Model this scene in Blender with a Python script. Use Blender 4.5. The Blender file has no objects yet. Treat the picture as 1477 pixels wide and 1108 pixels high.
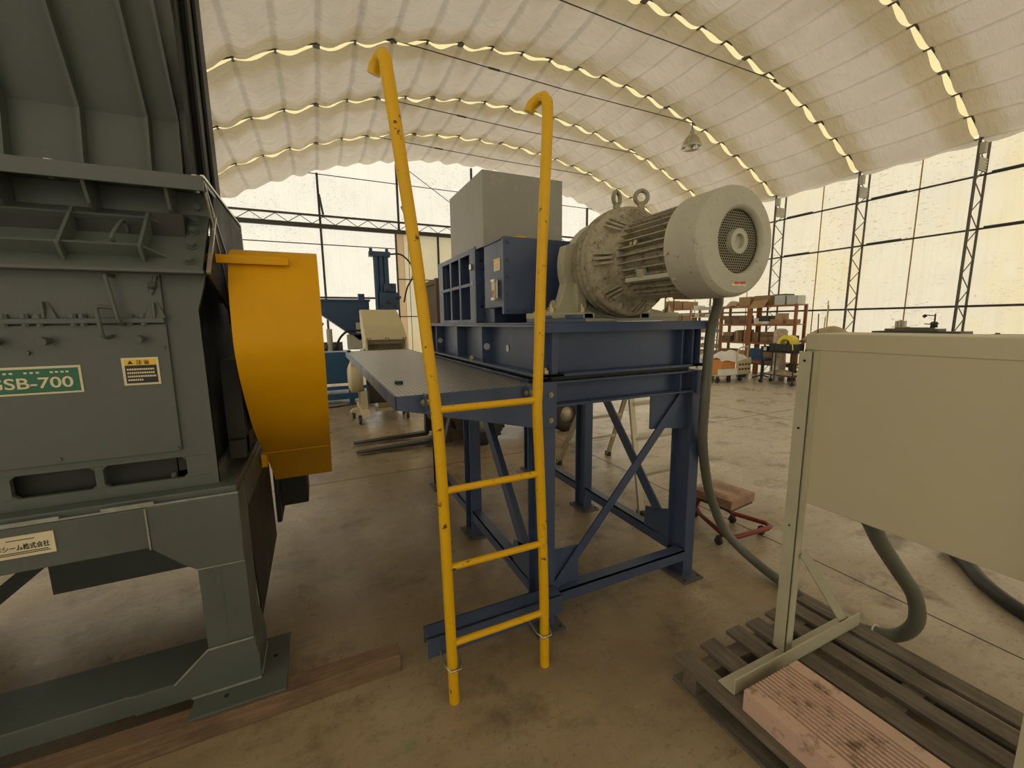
import bpy, bmesh, math, random
from mathutils import Vector, Matrix
random.seed(7)
PI = math.pi
S = bpy.context.scene
COL = S.collection

# ------------------------------------------------------------------ camera
H = 1.6
cam_d = bpy.data.cameras.new('camera'); cam = bpy.data.objects.new('camera', cam_d); COL.objects.link(cam)
pitch, roll, yaw, fpx = 0.148857582, -0.0121057661, 0.4345, 599.0
cp, sp = math.cos(pitch), math.sin(pitch)
f_ = Vector((0, cp, -sp)); u0 = Vector((0, sp, cp)); r0 = Vector((1, 0, 0))
c_, s_ = math.cos(roll), math.sin(roll)
r_ = r0*c_ + u0*s_; u_ = u0*c_ - r0*s_
RZ = Matrix.Rotation(-yaw, 3, 'Z')
r_, u_, f_ = RZ @ r_, RZ @ u_, RZ @ f_
M = Matrix((( r_.x, u_.x, -f_.x, 0), (r_.y, u_.y, -f_.y, 0), (r_.z, u_.z, -f_.z, H), (0, 0, 0, 1)))
cam.matrix_world = M
cam_d.sensor_width = 36; cam_d.sensor_fit = 'HORIZONTAL'; cam_d.lens = fpx/1477*36
cam_d.clip_start = 0.02; cam_d.clip_end = 200
S.camera = cam

# ------------------------------------------------------------------ materials
def newmat(name):
    m = bpy.data.materials.new(name); m.use_nodes = True
    nt = m.node_tree; nt.nodes.clear()
    out = nt.nodes.new('ShaderNodeOutputMaterial')
    return m, nt, out
def N(nt, t, **kw):
    n = nt.nodes.new(t)
    for k, v in kw.items():
        if k in n.inputs.keys() if isinstance(k, str) else False: n.inputs[k].default_value = v
        else: setattr(n, k, v)
    return n
def coords(nt, scale=(1, 1, 1)):
    tc = nt.nodes.new('ShaderNodeTexCoord'); mp = nt.nodes.new('ShaderNodeMapping')
    mp.inputs['Scale'].default_value = scale
    nt.links.new(tc.outputs['Object'], mp.inputs['Vector'])
    return mp.outputs['Vector']
def noise(nt, vec, scale, detail=4, rough=.6):
    n = nt.nodes.new('ShaderNodeTexNoise'); n.inputs['Scale'].default_value = scale
    n.inputs['Detail'].default_value = detail; n.inputs['Roughness'].default_value = rough
    nt.links.new(vec, n.inputs['Vector']); return n.outputs['Fac']
def ramp(nt, fac, stops):
    r = nt.nodes.new('ShaderNodeValToRGB'); nt.links.new(fac, r.inputs['Fac'])
    e = r.color_ramp.elements
    e[0].position, e[0].color = stops[0][0], c4(stops[0][1])
    e[1].position, e[1].color = stops[-1][0], c4(stops[-1][1])
    for p, c in stops[1:-1]:
        x = e.new(p); x.color = c4(c)
    return r.outputs['Color']
def c4(c):
    if isinstance(c, (int, float)): return (c, c, c, 1)
    return (c[0], c[1], c[2], 1)
def mix(nt, fac, a, b, mode='MIX'):
    m = nt.nodes.new('ShaderNodeMix'); m.data_type = 'RGBA'; m.blend_type = mode
    for s, v in ((0, fac), (6, a), (7, b)):
        if hasattr(v, 'is_output'): nt.links.new(v, m.inputs[s])
        else: m.inputs[s].default_value = v if s == 0 else c4(v)
    return m.outputs[2]
def bump(nt, h, strength, dist=.01):
    b = nt.nodes.new('ShaderNodeBump'); b.inputs['Strength'].default_value = strength
    b.inputs['Distance'].default_value = dist; nt.links.new(h, b.inputs['Height']); return b.outputs['Normal']
def paint(name, col, rough=.45, metal=0.0, var=.12, dirt=None, dirt_lo=.58, dirt_hi=.72, scale=3, bmp=.0, spec=.5):
    """painted / plain surface with blotchy variation and an optional second colour of dirt or chips"""
    m, nt, out = newmat(name)
    p = nt.nodes.new('ShaderNodeBsdfPrincipled'); nt.links.new(p.outputs[0], out.inputs['Surface'])
    v = coords(nt)
    n1 = noise(nt, v, scale, 6, .65)
    a = tuple(x*(1-var) for x in col); b = tuple(min(1, x*(1+var)) for x in col)
    c = ramp(nt, n1, [(.3, a), (.7, b)])
    if dirt:
        n2 = noise(nt, v, scale*6, 8, .7)
        k = ramp(nt, n2, [(dirt_lo, 0), (dirt_hi, 1)])
        c = mix(nt, k, c, dirt)
    nt.links.new(c, p.inputs['Base Color'])
    p.inputs['Roughness'].default_value = rough; p.inputs['Metallic'].default_value = metal
    p.inputs['Specular IOR Level'].default_value = spec
    rr = ramp(nt, noise(nt, v, scale*2, 3), [(.3, max(0, rough-.08)), (.7, min(1, rough+.1))])
    nt.links.new(rr, p.inputs['Roughness'])
    if bmp: nt.links.new(bump(nt, noise(nt, v, scale*25, 4), bmp, .002), p.inputs['Normal'])
    return m
def fabric(name, col, trans, base=.5, specks=False, stain=None, bmp=.15, sc=1.0, seam_shade=False):
    """thin translucent sheeting: part diffuse, part daylight passing through"""
    m, nt, out = newmat(name)
    v = coords(nt)
    c = ramp(nt, noise(nt, v, 1.3*sc, 4), [(.3, tuple(x*.93 for x in col)), (.7, col)])
    if stain:
        vs = coords(nt, (.55, .55, .25))
        c = mix(nt, ramp(nt, noise(nt, vs, 1.6, 3), [(.48, 0), (.7, .75)]), c, stain)
    if specks:
        sv = coords(nt, (1, .55, 2.4))
        sp_ = ramp(nt, noise(nt, sv, 17, 4, .6), [(.60, 0), (.67, 1)])
        wh = ramp(nt, noise(nt, coords(nt), .8, 2), [(.42, 0), (.6, .75)])
        k = mix(nt, 1.0, sp_, wh, 'MULTIPLY')
        c = mix(nt, k, c, (.30, .27, .17))
        st = coords(nt, (9, 9, .35))
        c = mix(nt, ramp(nt, noise(nt, st, 2.0, 2), [(.5, 0), (.75, .25)]), c, tuple(x*.72 for x in col))
    if seam_shade:   # fold shade painted as a dark seam band along every lining crease
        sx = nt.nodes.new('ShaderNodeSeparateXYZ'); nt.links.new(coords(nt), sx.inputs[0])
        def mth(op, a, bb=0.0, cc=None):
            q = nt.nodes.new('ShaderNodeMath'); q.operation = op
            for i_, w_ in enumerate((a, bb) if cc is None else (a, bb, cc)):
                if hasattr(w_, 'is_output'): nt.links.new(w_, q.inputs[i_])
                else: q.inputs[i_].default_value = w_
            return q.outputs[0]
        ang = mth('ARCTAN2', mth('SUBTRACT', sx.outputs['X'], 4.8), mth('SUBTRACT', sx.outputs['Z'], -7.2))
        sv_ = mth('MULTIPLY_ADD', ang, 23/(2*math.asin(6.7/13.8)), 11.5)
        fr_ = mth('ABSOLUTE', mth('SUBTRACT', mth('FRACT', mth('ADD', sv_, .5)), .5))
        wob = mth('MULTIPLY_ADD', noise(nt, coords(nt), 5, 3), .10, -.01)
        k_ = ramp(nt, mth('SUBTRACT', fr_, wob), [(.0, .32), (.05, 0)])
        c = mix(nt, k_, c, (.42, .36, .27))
    d = nt.nodes.new('ShaderNodeBsdfDiffuse'); t = nt.nodes.new('ShaderNodeBsdfTranslucent')
    nt.links.new(c, t.inputs['Color'])
    dc = mix(nt, 1.0, c, (base, base, base), 'MULTIPLY'); nt.links.new(dc, d.inputs['Color'])
    ms = nt.nodes.new('ShaderNodeMixShader'); ms.inputs[0].default_value = trans
    nt.links.new(d.outputs[0], ms.inputs[1]); nt.links.new(t.outputs[0], ms.inputs[2])
    if bmp:
        h = noise(nt, coords(nt, (.8, 2.6, .8)) if seam_shade else coords(nt, (1.0, 2.2, 1.0)), 2.6, 7, .62)
        nn = bump(nt, h, bmp, .16 if seam_shade else .06)
        nt.links.new(nn, d.inputs['Normal']); nt.links.new(nn, t.inputs['Normal'])
    nt.links.new(ms.outputs[0], out.inputs['Surface'])
    return m
def wood(name, c1, c2, rough=.8, axis='Y', sc=6):
    m, nt, out = newmat(name)
    p = nt.nodes.new('ShaderNodeBsdfPrincipled'); nt.links.new(p.outputs[0], out.inputs['Surface'])
    s = {'X': (.6, 7, 7), 'Y': (7, .6, 7), 'Z': (7, 7, .6)}[axis]
    v = coords(nt, s)
    c = ramp(nt, noise(nt, v, sc, 8, .7), [(.25, c1), (.75, c2)])
    c = mix(nt, ramp(nt, noise(nt, coords(nt), 5, 4), [(.5, 0), (.75, .5)]), c, tuple(x*.45 for x in c1))
    nt.links.new(c, p.inputs['Base Color']); p.inputs['Roughness'].default_value = rough
    nt.links.new(bump(nt, noise(nt, v, sc*2, 6), .5, .003), p.inputs['Normal'])
    return m
def concrete():
    m, nt, out = newmat('worn_concrete')
    p = nt.nodes.new('ShaderNodeBsdfPrincipled'); nt.links.new(p.outputs[0], out.inputs['Surface'])
    v = coords(nt)
    c = ramp(nt, noise(nt, v, .9, 8, .62), [(.32, (.20, .145, .085)), (.5, (.35, .27, .165)), (.68, (.46, .37, .25))])
    big = ramp(nt, noise(nt, v, .35, 3), [(.4, 0), (.62, 1)])
    c = mix(nt, mix(nt, .5, (0, 0, 0), big), c, (.20, .14, .07))
    # greyer and paler floor away to the right (mostly bright-wall reflection painted into the colour)
    sx = nt.nodes.new('ShaderNodeSeparateXYZ'); nt.links.new(v, sx.inputs[0])
    ad = nt.nodes.new('ShaderNodeMath'); ad.operation = 'MULTIPLY_ADD'
    nt.links.new(sx.outputs['X'], ad.inputs[0]); ad.inputs[1].default_value = .16; ad.inputs[2].default_value = 0.0
    ad2 = nt.nodes.new('ShaderNodeMath'); ad2.operation = 'ADD'
    nt.links.new(ad.outputs[0], ad2.inputs[0])
    nz = nt.nodes.new('ShaderNodeMath'); nz.operation = 'MULTIPLY_ADD'; nt.links.new(noise(nt, v, 1.2, 4), nz.inputs[0])
    nz.inputs[1].default_value = .6; nz.inputs[2].default_value = -.3
    nt.links.new(nz.outputs[0], ad2.inputs[1])
    c = mix(nt, ramp(nt, ad2.outputs[0], [(.3, 0), (.75, .85)]), c, (.66, .60, .50))
    # dark oil marks and scuffs
    c = mix(nt, ramp(nt, noise(nt, v, 2.3, 8, .7), [(.53, 0), (.66, .8)]), c, (.13, .098, .06))
    sv = coords(nt, (.9, 3.2, 1))
    c = mix(nt, ramp(nt, noise(nt, sv, 4.5, 8, .75), [(.52, 0), (.68, .6)]), c, (.20, .165, .115))
    c = mix(nt, ramp(nt, noise(nt, v, 38, 3, .5), [(.60, 0), (.70, .6)]), c, (.18, .14, .09))
    # green spill
    gv = nt.nodes.new('ShaderNodeVectorMath'); gv.operation = 'DISTANCE'
    nt.links.new(v, gv.inputs[0]); gv.inputs[1].default_value = (.20, 1.41, 0)
    gs = nt.nodes.new('ShaderNodeMath'); gs.operation = 'MULTIPLY_ADD'
    nt.links.new(noise(nt, v, 14, 5), gs.inputs[0]); gs.inputs[1].default_value = .10; nt.links.new(gv.outputs['Value'], gs.inputs[2])
    c = mix(nt, ramp(nt, gs.outputs[0], [(.055, .6), (.10, 0)]), c, (.12, .22, .10))
    nt.links.new(c, p.inputs['Base Color'])
    rr = ramp(nt, noise(nt, v, 2.2, 5, .7), [(.3, .20), (.7, .50)])
    nt.links.new(rr, p.inputs['Roughness'])
    p.inputs['Specular IOR Level'].default_value = .55
    nt.links.new(bump(nt, noise(nt, v, 14, 10, .7), .3, .008), p.inputs['Normal'])
    return m
def checker():
    m, nt, out = newmat('checker_plate')
    p = nt.nodes.new('ShaderNodeBsdfPrincipled'); nt.links.new(p.outputs[0], out.inputs['Surface'])
    v = coords(nt)
    def bars(rot):
        mp = nt.nodes.new('ShaderNodeMapping'); nt.links.new(v, mp.inputs['Vector'])
        mp.inputs['Rotation'].default_value = (0, 0, rot); mp.inputs['Scale'].default_value = (1, 1, 1)
        w = nt.nodes.new('ShaderNodeTexWave'); w.wave_type = 'BANDS'; w.bands_direction = 'X'
        w.inputs['Scale'].default_value = 11; nt.links.new(mp.outputs[0], w.inputs['Vector'])
        return ramp(nt, w.outputs['Fac'], [(.55, 0), (.8, 1)])
    h = mix(nt, 1.0, bars(PI/4), bars(-PI/4), 'LIGHTEN')
    n = noise(nt, v, 6, 5, .7)
    c = ramp(nt, n, [(.3, (.10, .10, .095)), (.7, (.18, .175, .165))])
    c = mix(nt, h, c, (.52, .50, .47))
    nt.links.new(c, p.inputs['Base Color']); p.inputs['Metallic'].default_value = .75
    p.inputs['Roughness'].default_value = .42
    nt.links.new(bump(nt, h, 1.0, .008), p.inputs['Normal'])
    return m
def hexmesh():
    """perforated fan grille: punched holes read as dark dots"""
    m, nt, out = newmat('perforated_grille')
    p = nt.nodes.new('ShaderNodeBsdfPrincipled'); nt.links.new(p.outputs[0], out.inputs['Surface'])
    p.inputs['Base Color'].default_value = (.33, .31, .22, 1); p.inputs['Roughness'].default_value = .6
    return m

MT = {}
MT['floor'] = concrete()
MT['wall'] = fabric('wall_sheeting', (.86, .79, .58), .46, .6, True, (.84, .70, .36), .05)
MT['endwall'] = fabric('end_wall_sheeting', (.92, .88, .73), .49, .6, True, None, .05)
MT['liner'] = fabric('roof_liner', (.89, .81, .67), .14, .97, False, (.74, .66, .52), 1.0, seam_shade=True)
MT['sidewall'] = fabric('aged_side_sheeting', (.84, .78, .62), .46, .8, False, (.6, .5, .3), .05)
MT['strip'] = fabric('rib_cover_sheeting', (.90, .77, .40), .50, .6, False, None, 0)
MT['darksteel'] = paint('dark_steel', (.06, .055, .05), .5, .3)
MT['truss'] = paint('galvanised_truss', (.13, .12, .09), .5, .4)
MT['truss_y'] = paint('yellowed_seam', (.45, .30, .08), .6)
MT['blue'] = paint('blue_machine_paint', (.054, .080, .155), .36, 0, .12, (.10, .115, .15), .62, .8, 2.5, .05)
MT['bluebase'] = paint('dusty_blue_grey_paint', (.085, .09, .095), .6)
MT['ladder'] = paint('yellow_ladder_paint', (.74, .42, .004), .38, 0, .06, (.10, .05, .02), .625, .635, 4, .05, spec=.35)
MT['guard'] = paint('yellow_guard_paint', (.74, .37, .001), .5, 0, .05, spec=.25)
MT['hopper'] = paint('grey_beige_hopper_paint', (.28, .275, .235), .42, 0, .10, (.36, .34, .26), .55, .75, 1.5)
MT['motor'] = paint('motor_paint', (.45, .44, .36), .55, 0, .12, (.16, .135, .09), .60, .70, 7, .1)
MT['motordirt'] = paint('greasy_motor_body', (.34, .31, .22), .6, 0, .25, (.07, .055, .035), .52, .68, 7, .2)
MT['pedestal'] = paint('pedestal_paint', (.44, .43, .31), .5, 0, .12, (.2, .17, .1), .62, .75, 4)
MT['black'] = paint('black_hole', (.012, .011, .010), .8)
MT['grille'] = hexmesh()
MT['steel'] = paint('bright_steel', (.55, .53, .47), .3, .9)
MT['yellowzinc'] = paint('zinc_bolt', (.42, .38, .22), .35, .8)
MT['green'] = paint('green_grey_machine_paint', (.090, .104, .094), .42, 0, .10, (.12, .13, .105), .60, .8, 2.5, .06)
MT['greendark'] = paint('machine_inside_black', (.018, .019, .016), .6)
MT['weld'] = paint('weld_line', (.30, .31, .27), .45, .2, .3, None, scale=20)
MT['cab'] = paint('cabinet_paint', (.54, .50, .35), .42, 0, .04, None, scale=1.2, bmp=.08)
MT['cab2'] = paint('cabinet_leg_paint', (.50, .48, .35), .5, 0, .08, (.12, .10, .06), .70, .74, 5)
MT['pallet'] = wood('weathered_pallet_wood', (.085, .07, .055), (.25, .21, .165), .85, 'Y')
MT['palletx'] = wood('weathered_pallet_wood_cross', (.085, .07, .055), (.23, .195, .155), .85, 'X')
MT['timber'] = wood('oily_timber', (.10, .062, .034), (.27, .175, .105), .8, 'X')
MT['hose'] = paint('grey_conduit', (.13, .135, .105), .42, .1, .1, None, scale=6)
MT['blackhose'] = paint('black_hose', (.018, .018, .02), .45)
MT['red'] = paint('red_tube_paint', (.20, .02, .012), .35)
MT['seat'] = paint('worn_brown_seat', (.33, .19, .13), .4, 0, .25, (.5, .3, .22), .5, .7, 5)
MT['alu'] = paint('dull_aluminium', (.48, .44, .34), .45, .5, .15)
MT['rubber'] = paint('tyre_rubber', (.045, .038, .030), .8)
MT['beige'] = paint('cream_machine_paint', (.62, .55, .34), .45, 0, .05)
MT['navy'] = paint('deep_blue_machine_paint', (.018, .055, .13), .4)
MT['navy2'] = paint('bright_blue_machine_paint', (.02, .09, .20), .4)
MT['orange'] = paint('orange_paint', (.50, .16, .03), .5)
MT['rack'] = paint('orange_brown_rack', (.30, .115, .035), .6, 0, .2)
MT['board'] = paint('board', (.34, .24, .14), .8)
for i, c in enumerate([(.40, .26, .14), (.32, .20, .11), (.24, .15, .09), (.46, .33, .20), (.17, .12, .085)]):
    MT['card%d' % i] = paint('cardboard_%s' % 'abcde'[i], c, .85, 0, .08)
MT['plastic'] = paint('clear_bin_plastic', (.55, .58, .56), .2)
MT['white'] = paint('white_sheet', (.80, .79, .78), .7)
MT['pink'] = paint('orange_crate', (.75, .32, .08), .5)
MT['navyplastic'] = paint('blue_chair_fabric', (.03, .08, .20), .8)
MT['blackplastic'] = paint('black_plastic', (.02, .022, .026), .45)
MT['yel'] = paint('yellow_tape', (.80, .68, .06), .4)
MT['brown'] = paint('brown_cloth', (.16, .10, .05), .9, 0, .3)
MT['tarp'] = paint('tan_dust_sheet', (.48, .38, .25), .8, 0, .1)
MT['wrap'] = paint('plastic_wrapped_roll', (.45, .34, .24), .25, 0, .25, (.65, .58, .48), .5, .62, 4)
MT['cyan'] = paint('blue_plastic_sheet', (.12, .42, .62), .4)
MT['greenplate'] = paint('green_name_plate', (.015, .13, .07), .4)
MT['cream'] = paint('cream_plate', (.70, .62, .42), .45)
MT['stickeryellow'] = paint('sticker_yellow', (.80, .50, .04), .45)
MT['stickerblack'] = paint('sticker_black', (.02, .02, .02), .5)
MT['reda'] = paint('red_print', (.55, .03, .02), .5)
MT['cover'] = paint('pale_hole_light', (.52, .54, .58), .4)  # pale tone for light showing through the beam holes
MT['pinkboard'] = paint('pink_grooved_board', (.66, .46, .36), .85, 0, .10, (.24, .16, .10), .52, .66, 2.2)
MT['curtain'] = paint('brown_screen', (.10, .06, .03), .7)
MT['lampmetal'] = paint('lamp_aluminium', (.55, .53, .45), .2, .9)
MT['glass'] = paint('lamp_glass', (.8, .8, .75), .1)
MT['checker'] = checker()
MT['doorsheet'] = fabric('door_sheeting', (.97, .90, .68), .56, .6, False, (.90, .72, .45), .03)
MT['peach'] = fabric('peach_door_sheeting', (.90, .66, .42), .45, .6, False, None, .03)

# ------------------------------------------------------------------ mesh builder
class MB:
    def __init__(s): s.v = []; s.f = []; s.sm = []; s.gid = []
    def add(s, vs, fs, smooth=False):
        b = len(s.v); s.v += [Vector(p) for p in vs]
        s.f += [tuple(b+i for i in f) for f in fs]; s.sm += [smooth]*len(fs); s.gid += [(s.gid[-1]+1 if s.gid else 0)]*len(fs); return s
    def box(s, x0, x1, y0, y1, z0, z1):
        if x0 > x1: x0, x1 = x1, x0
        if y0 > y1: y0, y1 = y1, y0
        if z0 > z1: z0, z1 = z1, z0
        return s.add([(x0,y0,z0),(x1,y0,z0),(x1,y1,z0),(x0,y1,z0),(x0,y0,z1),(x1,y0,z1),(x1,y1,z1),(x0,y1,z1)],
              [(3,2,1,0),(4,5,6,7),(0,1,5,4),(1,2,6,5),(2,3,7,6),(3,0,4,7)])
    def beam(s, p, q, w, h, up=(0,0,1)):
        p, q = Vector(p), Vector(q); d = (q-p).normalized(); up = Vector(up)
        if abs(d.dot(up)) > .98: up = Vector((0,1,0))
        a = d.cross(up).normalized(); b = a.cross(d).normalized()
        vs = []
        for c in (p, q):
            for i, j in ((-1,-1),(1,-1),(1,1),(-1,1)): vs.append(c + a*(w/2*i) + b*(h/2*j))
        return s.add(vs, [(0,1,2,3),(7,6,5,4),(0,4,5,1),(1,5,6,2),(2,6,7,3),(3,7,4,0)])
    def cyl(s, p, q, r, n=16, r2=None, cap=True, smooth=True):
        p, q = Vector(p), Vector(q); r2 = r if r2 is None else r2
        d = (q-p).normalized(); a = d.orthogonal().normalized(); b = d.cross(a)
        vs = []
        for c, rr in ((p, r), (q, r2)):
            for i in range(n):
                t = 2*PI*i/n; vs.append(c + (a*math.cos(t)+b*math.sin(t))*rr)
        s.add(vs, [(i, (i+1) % n, n+(i+1) % n, n+i) for i in range(n)], smooth)
        if cap:
            s.add(vs[:n], [tuple(range(n))[::-1]]); s.add(vs[n:], [tuple(range(n))])
        return s
    def tube(s, pts, r, n=12, closed=False, cap=True, rads=None):
        pts = [Vector(p) for p in pts]; m = len(pts); prev = None; vs = []
        for i, p in enumerate(pts):
            if closed: d = (pts[(i+1) % m]-pts[i-1]).normalized()
            else: d = (pts[min(i+1, m-1)]-pts[max(i-1, 0)]).normalized()
            a = d.orthogonal().normalized() if prev is None else (prev - d*prev.dot(d)).normalized()
            prev = a; b = d.cross(a); rr = rads[i] if rads else r
            for k in range(n):
                t = 2*PI*k/n; vs.append(p + (a*math.cos(t)+b*math.sin(t))*rr)
        fs = []
        for i in range(m if closed else m-1):
            j = (i+1) % m
            for k in range(n): fs.append((i*n+k, i*n+(k+1) % n, j*n+(k+1) % n, j*n+k))
        s.add(vs, fs, True)
        if cap and not closed:
            s.add(vs[:n], [tuple(range(n))[::-1]]); s.add(vs[-n:], [tuple(range(n))])
        return s
    def prism(s, poly, axis, a, b):
        """poly: 2D points; axis X -> (y,z), Y -> (x,z), Z -> (x,y)"""
        def P(u, v, w): return {'X': (w,u,v), 'Y': (u,w,v), 'Z': (u,v,w)}[axis]
        n = len(poly); vs = [P(u, v, a) for u, v in poly]+[P(u, v, b) for u, v in poly]
        return s.add(vs, [tuple(range(n))[::-1], tuple(range(n, 2*n))]+[(i, (i+1) % n, n+(i+1) % n, n+i) for i in range(n)])
    def lathe(s, prof, c, axis='Z', n=32, smooth=True, closed=False):
        """prof: (radius, position along axis)"""
        c = Vector(c); vs = []
        for r, h in prof:
            for i in range(n):
                t = 2*PI*i/n; x, y = r*math.cos(t), r*math.sin(t)
                vs.append(c + Vector({'Z': (x,y,h), 'Y': (x,h,y), 'X': (h,x,y)}[axis]))
        fs = []
        for k in range(len(prof)-1):
            for i in range(n): fs.append((k*n+i, k*n+(i+1) % n, (k+1)*n+(i+1) % n, (k+1)*n+i))
        return s.add(vs, fs, smooth)
    def grid(s, P, smooth=True):
        nu, nv = len(P), len(P[0]); vs = [p for row in P for p in row]
        return s.add(vs, [(i*nv+j, i*nv+j+1, (i+1)*nv+j+1, (i+1)*nv+j) for i in range(nu-1) for j in range(nv-1)], smooth)
    def hexbolt(s, p, d, r=.012, h=.01, n=6):
        p = Vector(p); d = Vector(d).normalized(); return s.cyl(p, p+d*h, r, n, smooth=False)

def tag(o, label=None, cat=None, group=None, kind=None):
    if label: o['label'] = label
    if cat: o['category'] = cat
    if group: o['group'] = group
    if kind: o['kind'] = kind
    return o
def thing(name, label, cat, loc=(0,0,0), rz=0, group=None):
    o = bpy.data.objects.new(name, None); COL.objects.link(o)
    o.location = loc; o.rotation_euler = (0,0,rz); o.empty_display_size = .1
    return tag(o, label, cat, group)
def wmat(o):
    m = Matrix.Translation(o.location) @ o.rotation_euler.to_matrix().to_4x4()
    return (wmat(o.parent) @ m) if o.parent else m
def pieces(mb):
    """groups of faces that touch (by bounding box), so separate pieces become separate parts"""
    gid = mb.gid; n = gid[-1]+1 if gid else 0
    bb = [None]*n
    for f, g in zip(mb.f, gid):
        for i in f:
            v = mb.v[i]
            if bb[g] is None: bb[g] = [v.x, v.y, v.z, v.x, v.y, v.z]
            else:
                b = bb[g]
                b[0] = min(b[0], v.x); b[1] = min(b[1], v.y); b[2] = min(b[2], v.z); b[3] = max(b[3], v.x); b[4] = max(b[4], v.y); b[5] = max(b[5], v.z)
    par = list(range(n))
    def fd(a):
        while par[a] != a: a = par[a]
        return a
    e = .0012
    for a in range(n):
        for b in range(a+1, n):
            A, B = bb[a], bb[b]
            if A and B and all(A[k] <= B[k+3]+e and B[k] <= A[k+3]+e for k in range(3)): par[fd(b)] = fd(a)
    gr = {}
    for fi, g in enumerate(gid): gr.setdefault(fd(g), []).append(fi)
    return list(gr.values())
def build(name, mb, mat, parent=None, bev=0, loc=None, recalc=True, label=None, local=False, split=True):
    if parent is not None and split and len(set(mb.gid)) < 250:
        P = pieces(mb)
        if len(P) > 1:
            first = None
            for fl in sorted(P, key=lambda q: -len(q)):
                m2 = MB(); idx = {}
                for fi in fl:
                    for i in mb.f[fi]:
                        if i not in idx: idx[i] = len(m2.v); m2.v.append(mb.v[i])
                    m2.f.append(tuple(idx[i] for i in mb.f[fi])); m2.sm.append(mb.sm[fi])
                m2.gid = [0]*len(m2.f)
                o = build(name, m2, mat, parent, bev, loc, recalc, label, local, False)
                first = first or o
            return first
    me = bpy.data.meshes.new(name)
    if parent is not None and not local: inv = wmat(parent).inverted()
    elif loc is not None and not local: inv = Matrix.Translation(Vector(loc)).inverted()
    else: inv = Matrix.Identity(4)
    me.from_pydata([inv @ v for v in mb.v], [], mb.f)
    me.polygons.foreach_set('use_smooth', mb.sm)
    if recalc:
        bm = bmesh.new(); bm.from_mesh(me); bmesh.ops.recalc_face_normals(bm, faces=bm.faces[:]); bm.to_mesh(me); bm.free()
    me.update()
    o = bpy.data.objects.new(name, me); COL.objects.link(o)
    if parent is not None: o.parent = parent
    if loc is not None: o.location = loc
    if mat is not None: me.materials.append(MT[mat] if isinstance(mat, str) else mat)
    if bev:
        b = o.modifiers.new('bevel', 'BEVEL'); b.width = bev; b.segments = 2; b.limit_method = 'ANGLE'; b.angle_limit = .6
    if label: o['label'] = label
    return o
def copy_tree(o, parent=None):
    c = o.copy(); COL.objects.link(c)
    if parent is not None: c.parent = parent
    for ch in list(o.children): copy_tree(ch, c)
    return c
def smooth_path(pts, n=8):
    P = [Vector(p) for p in pts]; P = [P[0]*2-P[1]]+P+[P[-1]*2-P[-2]]; out = []
    for i in range(1, len(P)-2):
        a, b, c, d = P[i-1], P[i], P[i+1], P[i+2]
        for k in range(n):
            t = k/n
            out.append(.5*((2*b)+(c-a)*t+(2*a-5*b+4*c-d)*t*t+(3*b-a-3*c+d)*t**3))
    out.append(P[-2]); return out
def text_mesh(txt, size, depth=.0006, align='LEFT', sx=1.0):
    cu = bpy.data.curves.new('t', 'FONT'); cu.body = txt; cu.size = size; cu.extrude = depth; cu.align_x = align; cu.offset = size*.012
    o = bpy.data.objects.new('t', cu); COL.objects.link(o)
    dg = bpy.context.evaluated_depsgraph_get(); me = bpy.data.meshes.new_from_object(o.evaluated_get(dg))
    vs = [Vector((v.co.x*sx, v.co.y, v.co.z)) for v in me.vertices]; fs = [tuple(p.vertices) for p in me.polygons]
    bpy.data.objects.remove(o); bpy.data.curves.remove(cu); bpy.data.meshes.remove(me)
    return vs, fs
def lettering(mb, txt, size, origin, ux, uz, align='LEFT', sx=1.0):
    vs, fs = text_mesh(txt, size, align=align, sx=sx); ux, uz = Vector(ux), Vector(uz); n = ux.cross(uz)
    return mb.add([Vector(origin)+ux*v.x+uz*v.y+n*v.z for v in vs], fs)

# ================================================================== THE SETTING
def struct(name, mb, mat, **k):
    o = build(name, mb, mat, **k); o['kind'] = 'structure'; return o
XW, XL, YE, YB = 12.03, -2.43, 13.53, -6.0
CX, RR, CZ = 4.8, 13.8, 6.6-13.8
RIBS = [3.88+1.93*k for k in range(-5, 5)]
AMAX = math.asin(6.7/RR)
def arc(t, off=0):   # t = angle from vertical, positive to the right
    return CX+(RR+off)*math.sin(t), CZ+(RR+off)*math.cos(t)

struct('floor', MB().box(XL-.3, XW+.3, YB-.3, YE+.3, -.12, 0), 'floor')
j = MB()
for x in (2.9, 6.7, 10.5): j.box(x-.004, x+.004, YB, YE, 0, .0015)
for y in (4.45, 8.6, .3, 12.7): j.box(XL, XW, y-.004, y+.004, 0, .0015)
struct('trim_1', j, 'darksteel')

# side walls of translucent sheeting
struct('wall_right', MB().add([(XW,YB,0),(XW,YE,0),(XW,YE,5.15),(XW,YB,5.15)], [(0,1,2,3)]), 'wall', recalc=False)
struct('wall_left', MB().add([(XL,YB,0),(XL,YE,0),(XL,YE,5.15),(XL,YB,5.15)], [(0,1,2,3)]), 'sidewall', recalc=False)
for nm, y in (('wall_back', YB), ('wall_end', YE)):
    top = [(arc(AMAX-2*AMAX*i/40, .3)[0], y, arc(AMAX-2*AMAX*i/40, .3)[1]) for i in range(41)]
    vs = [(XL, y, 0), (XW, y, 0), (XW, y, 5.15)] + top + [(XL, y, 5.15)]
    struct(nm, MB().add(vs, [tuple(range(len(vs)))]), 'endwall' if nm == 'wall_end' else 'sidewall', recalc=False)

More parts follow.
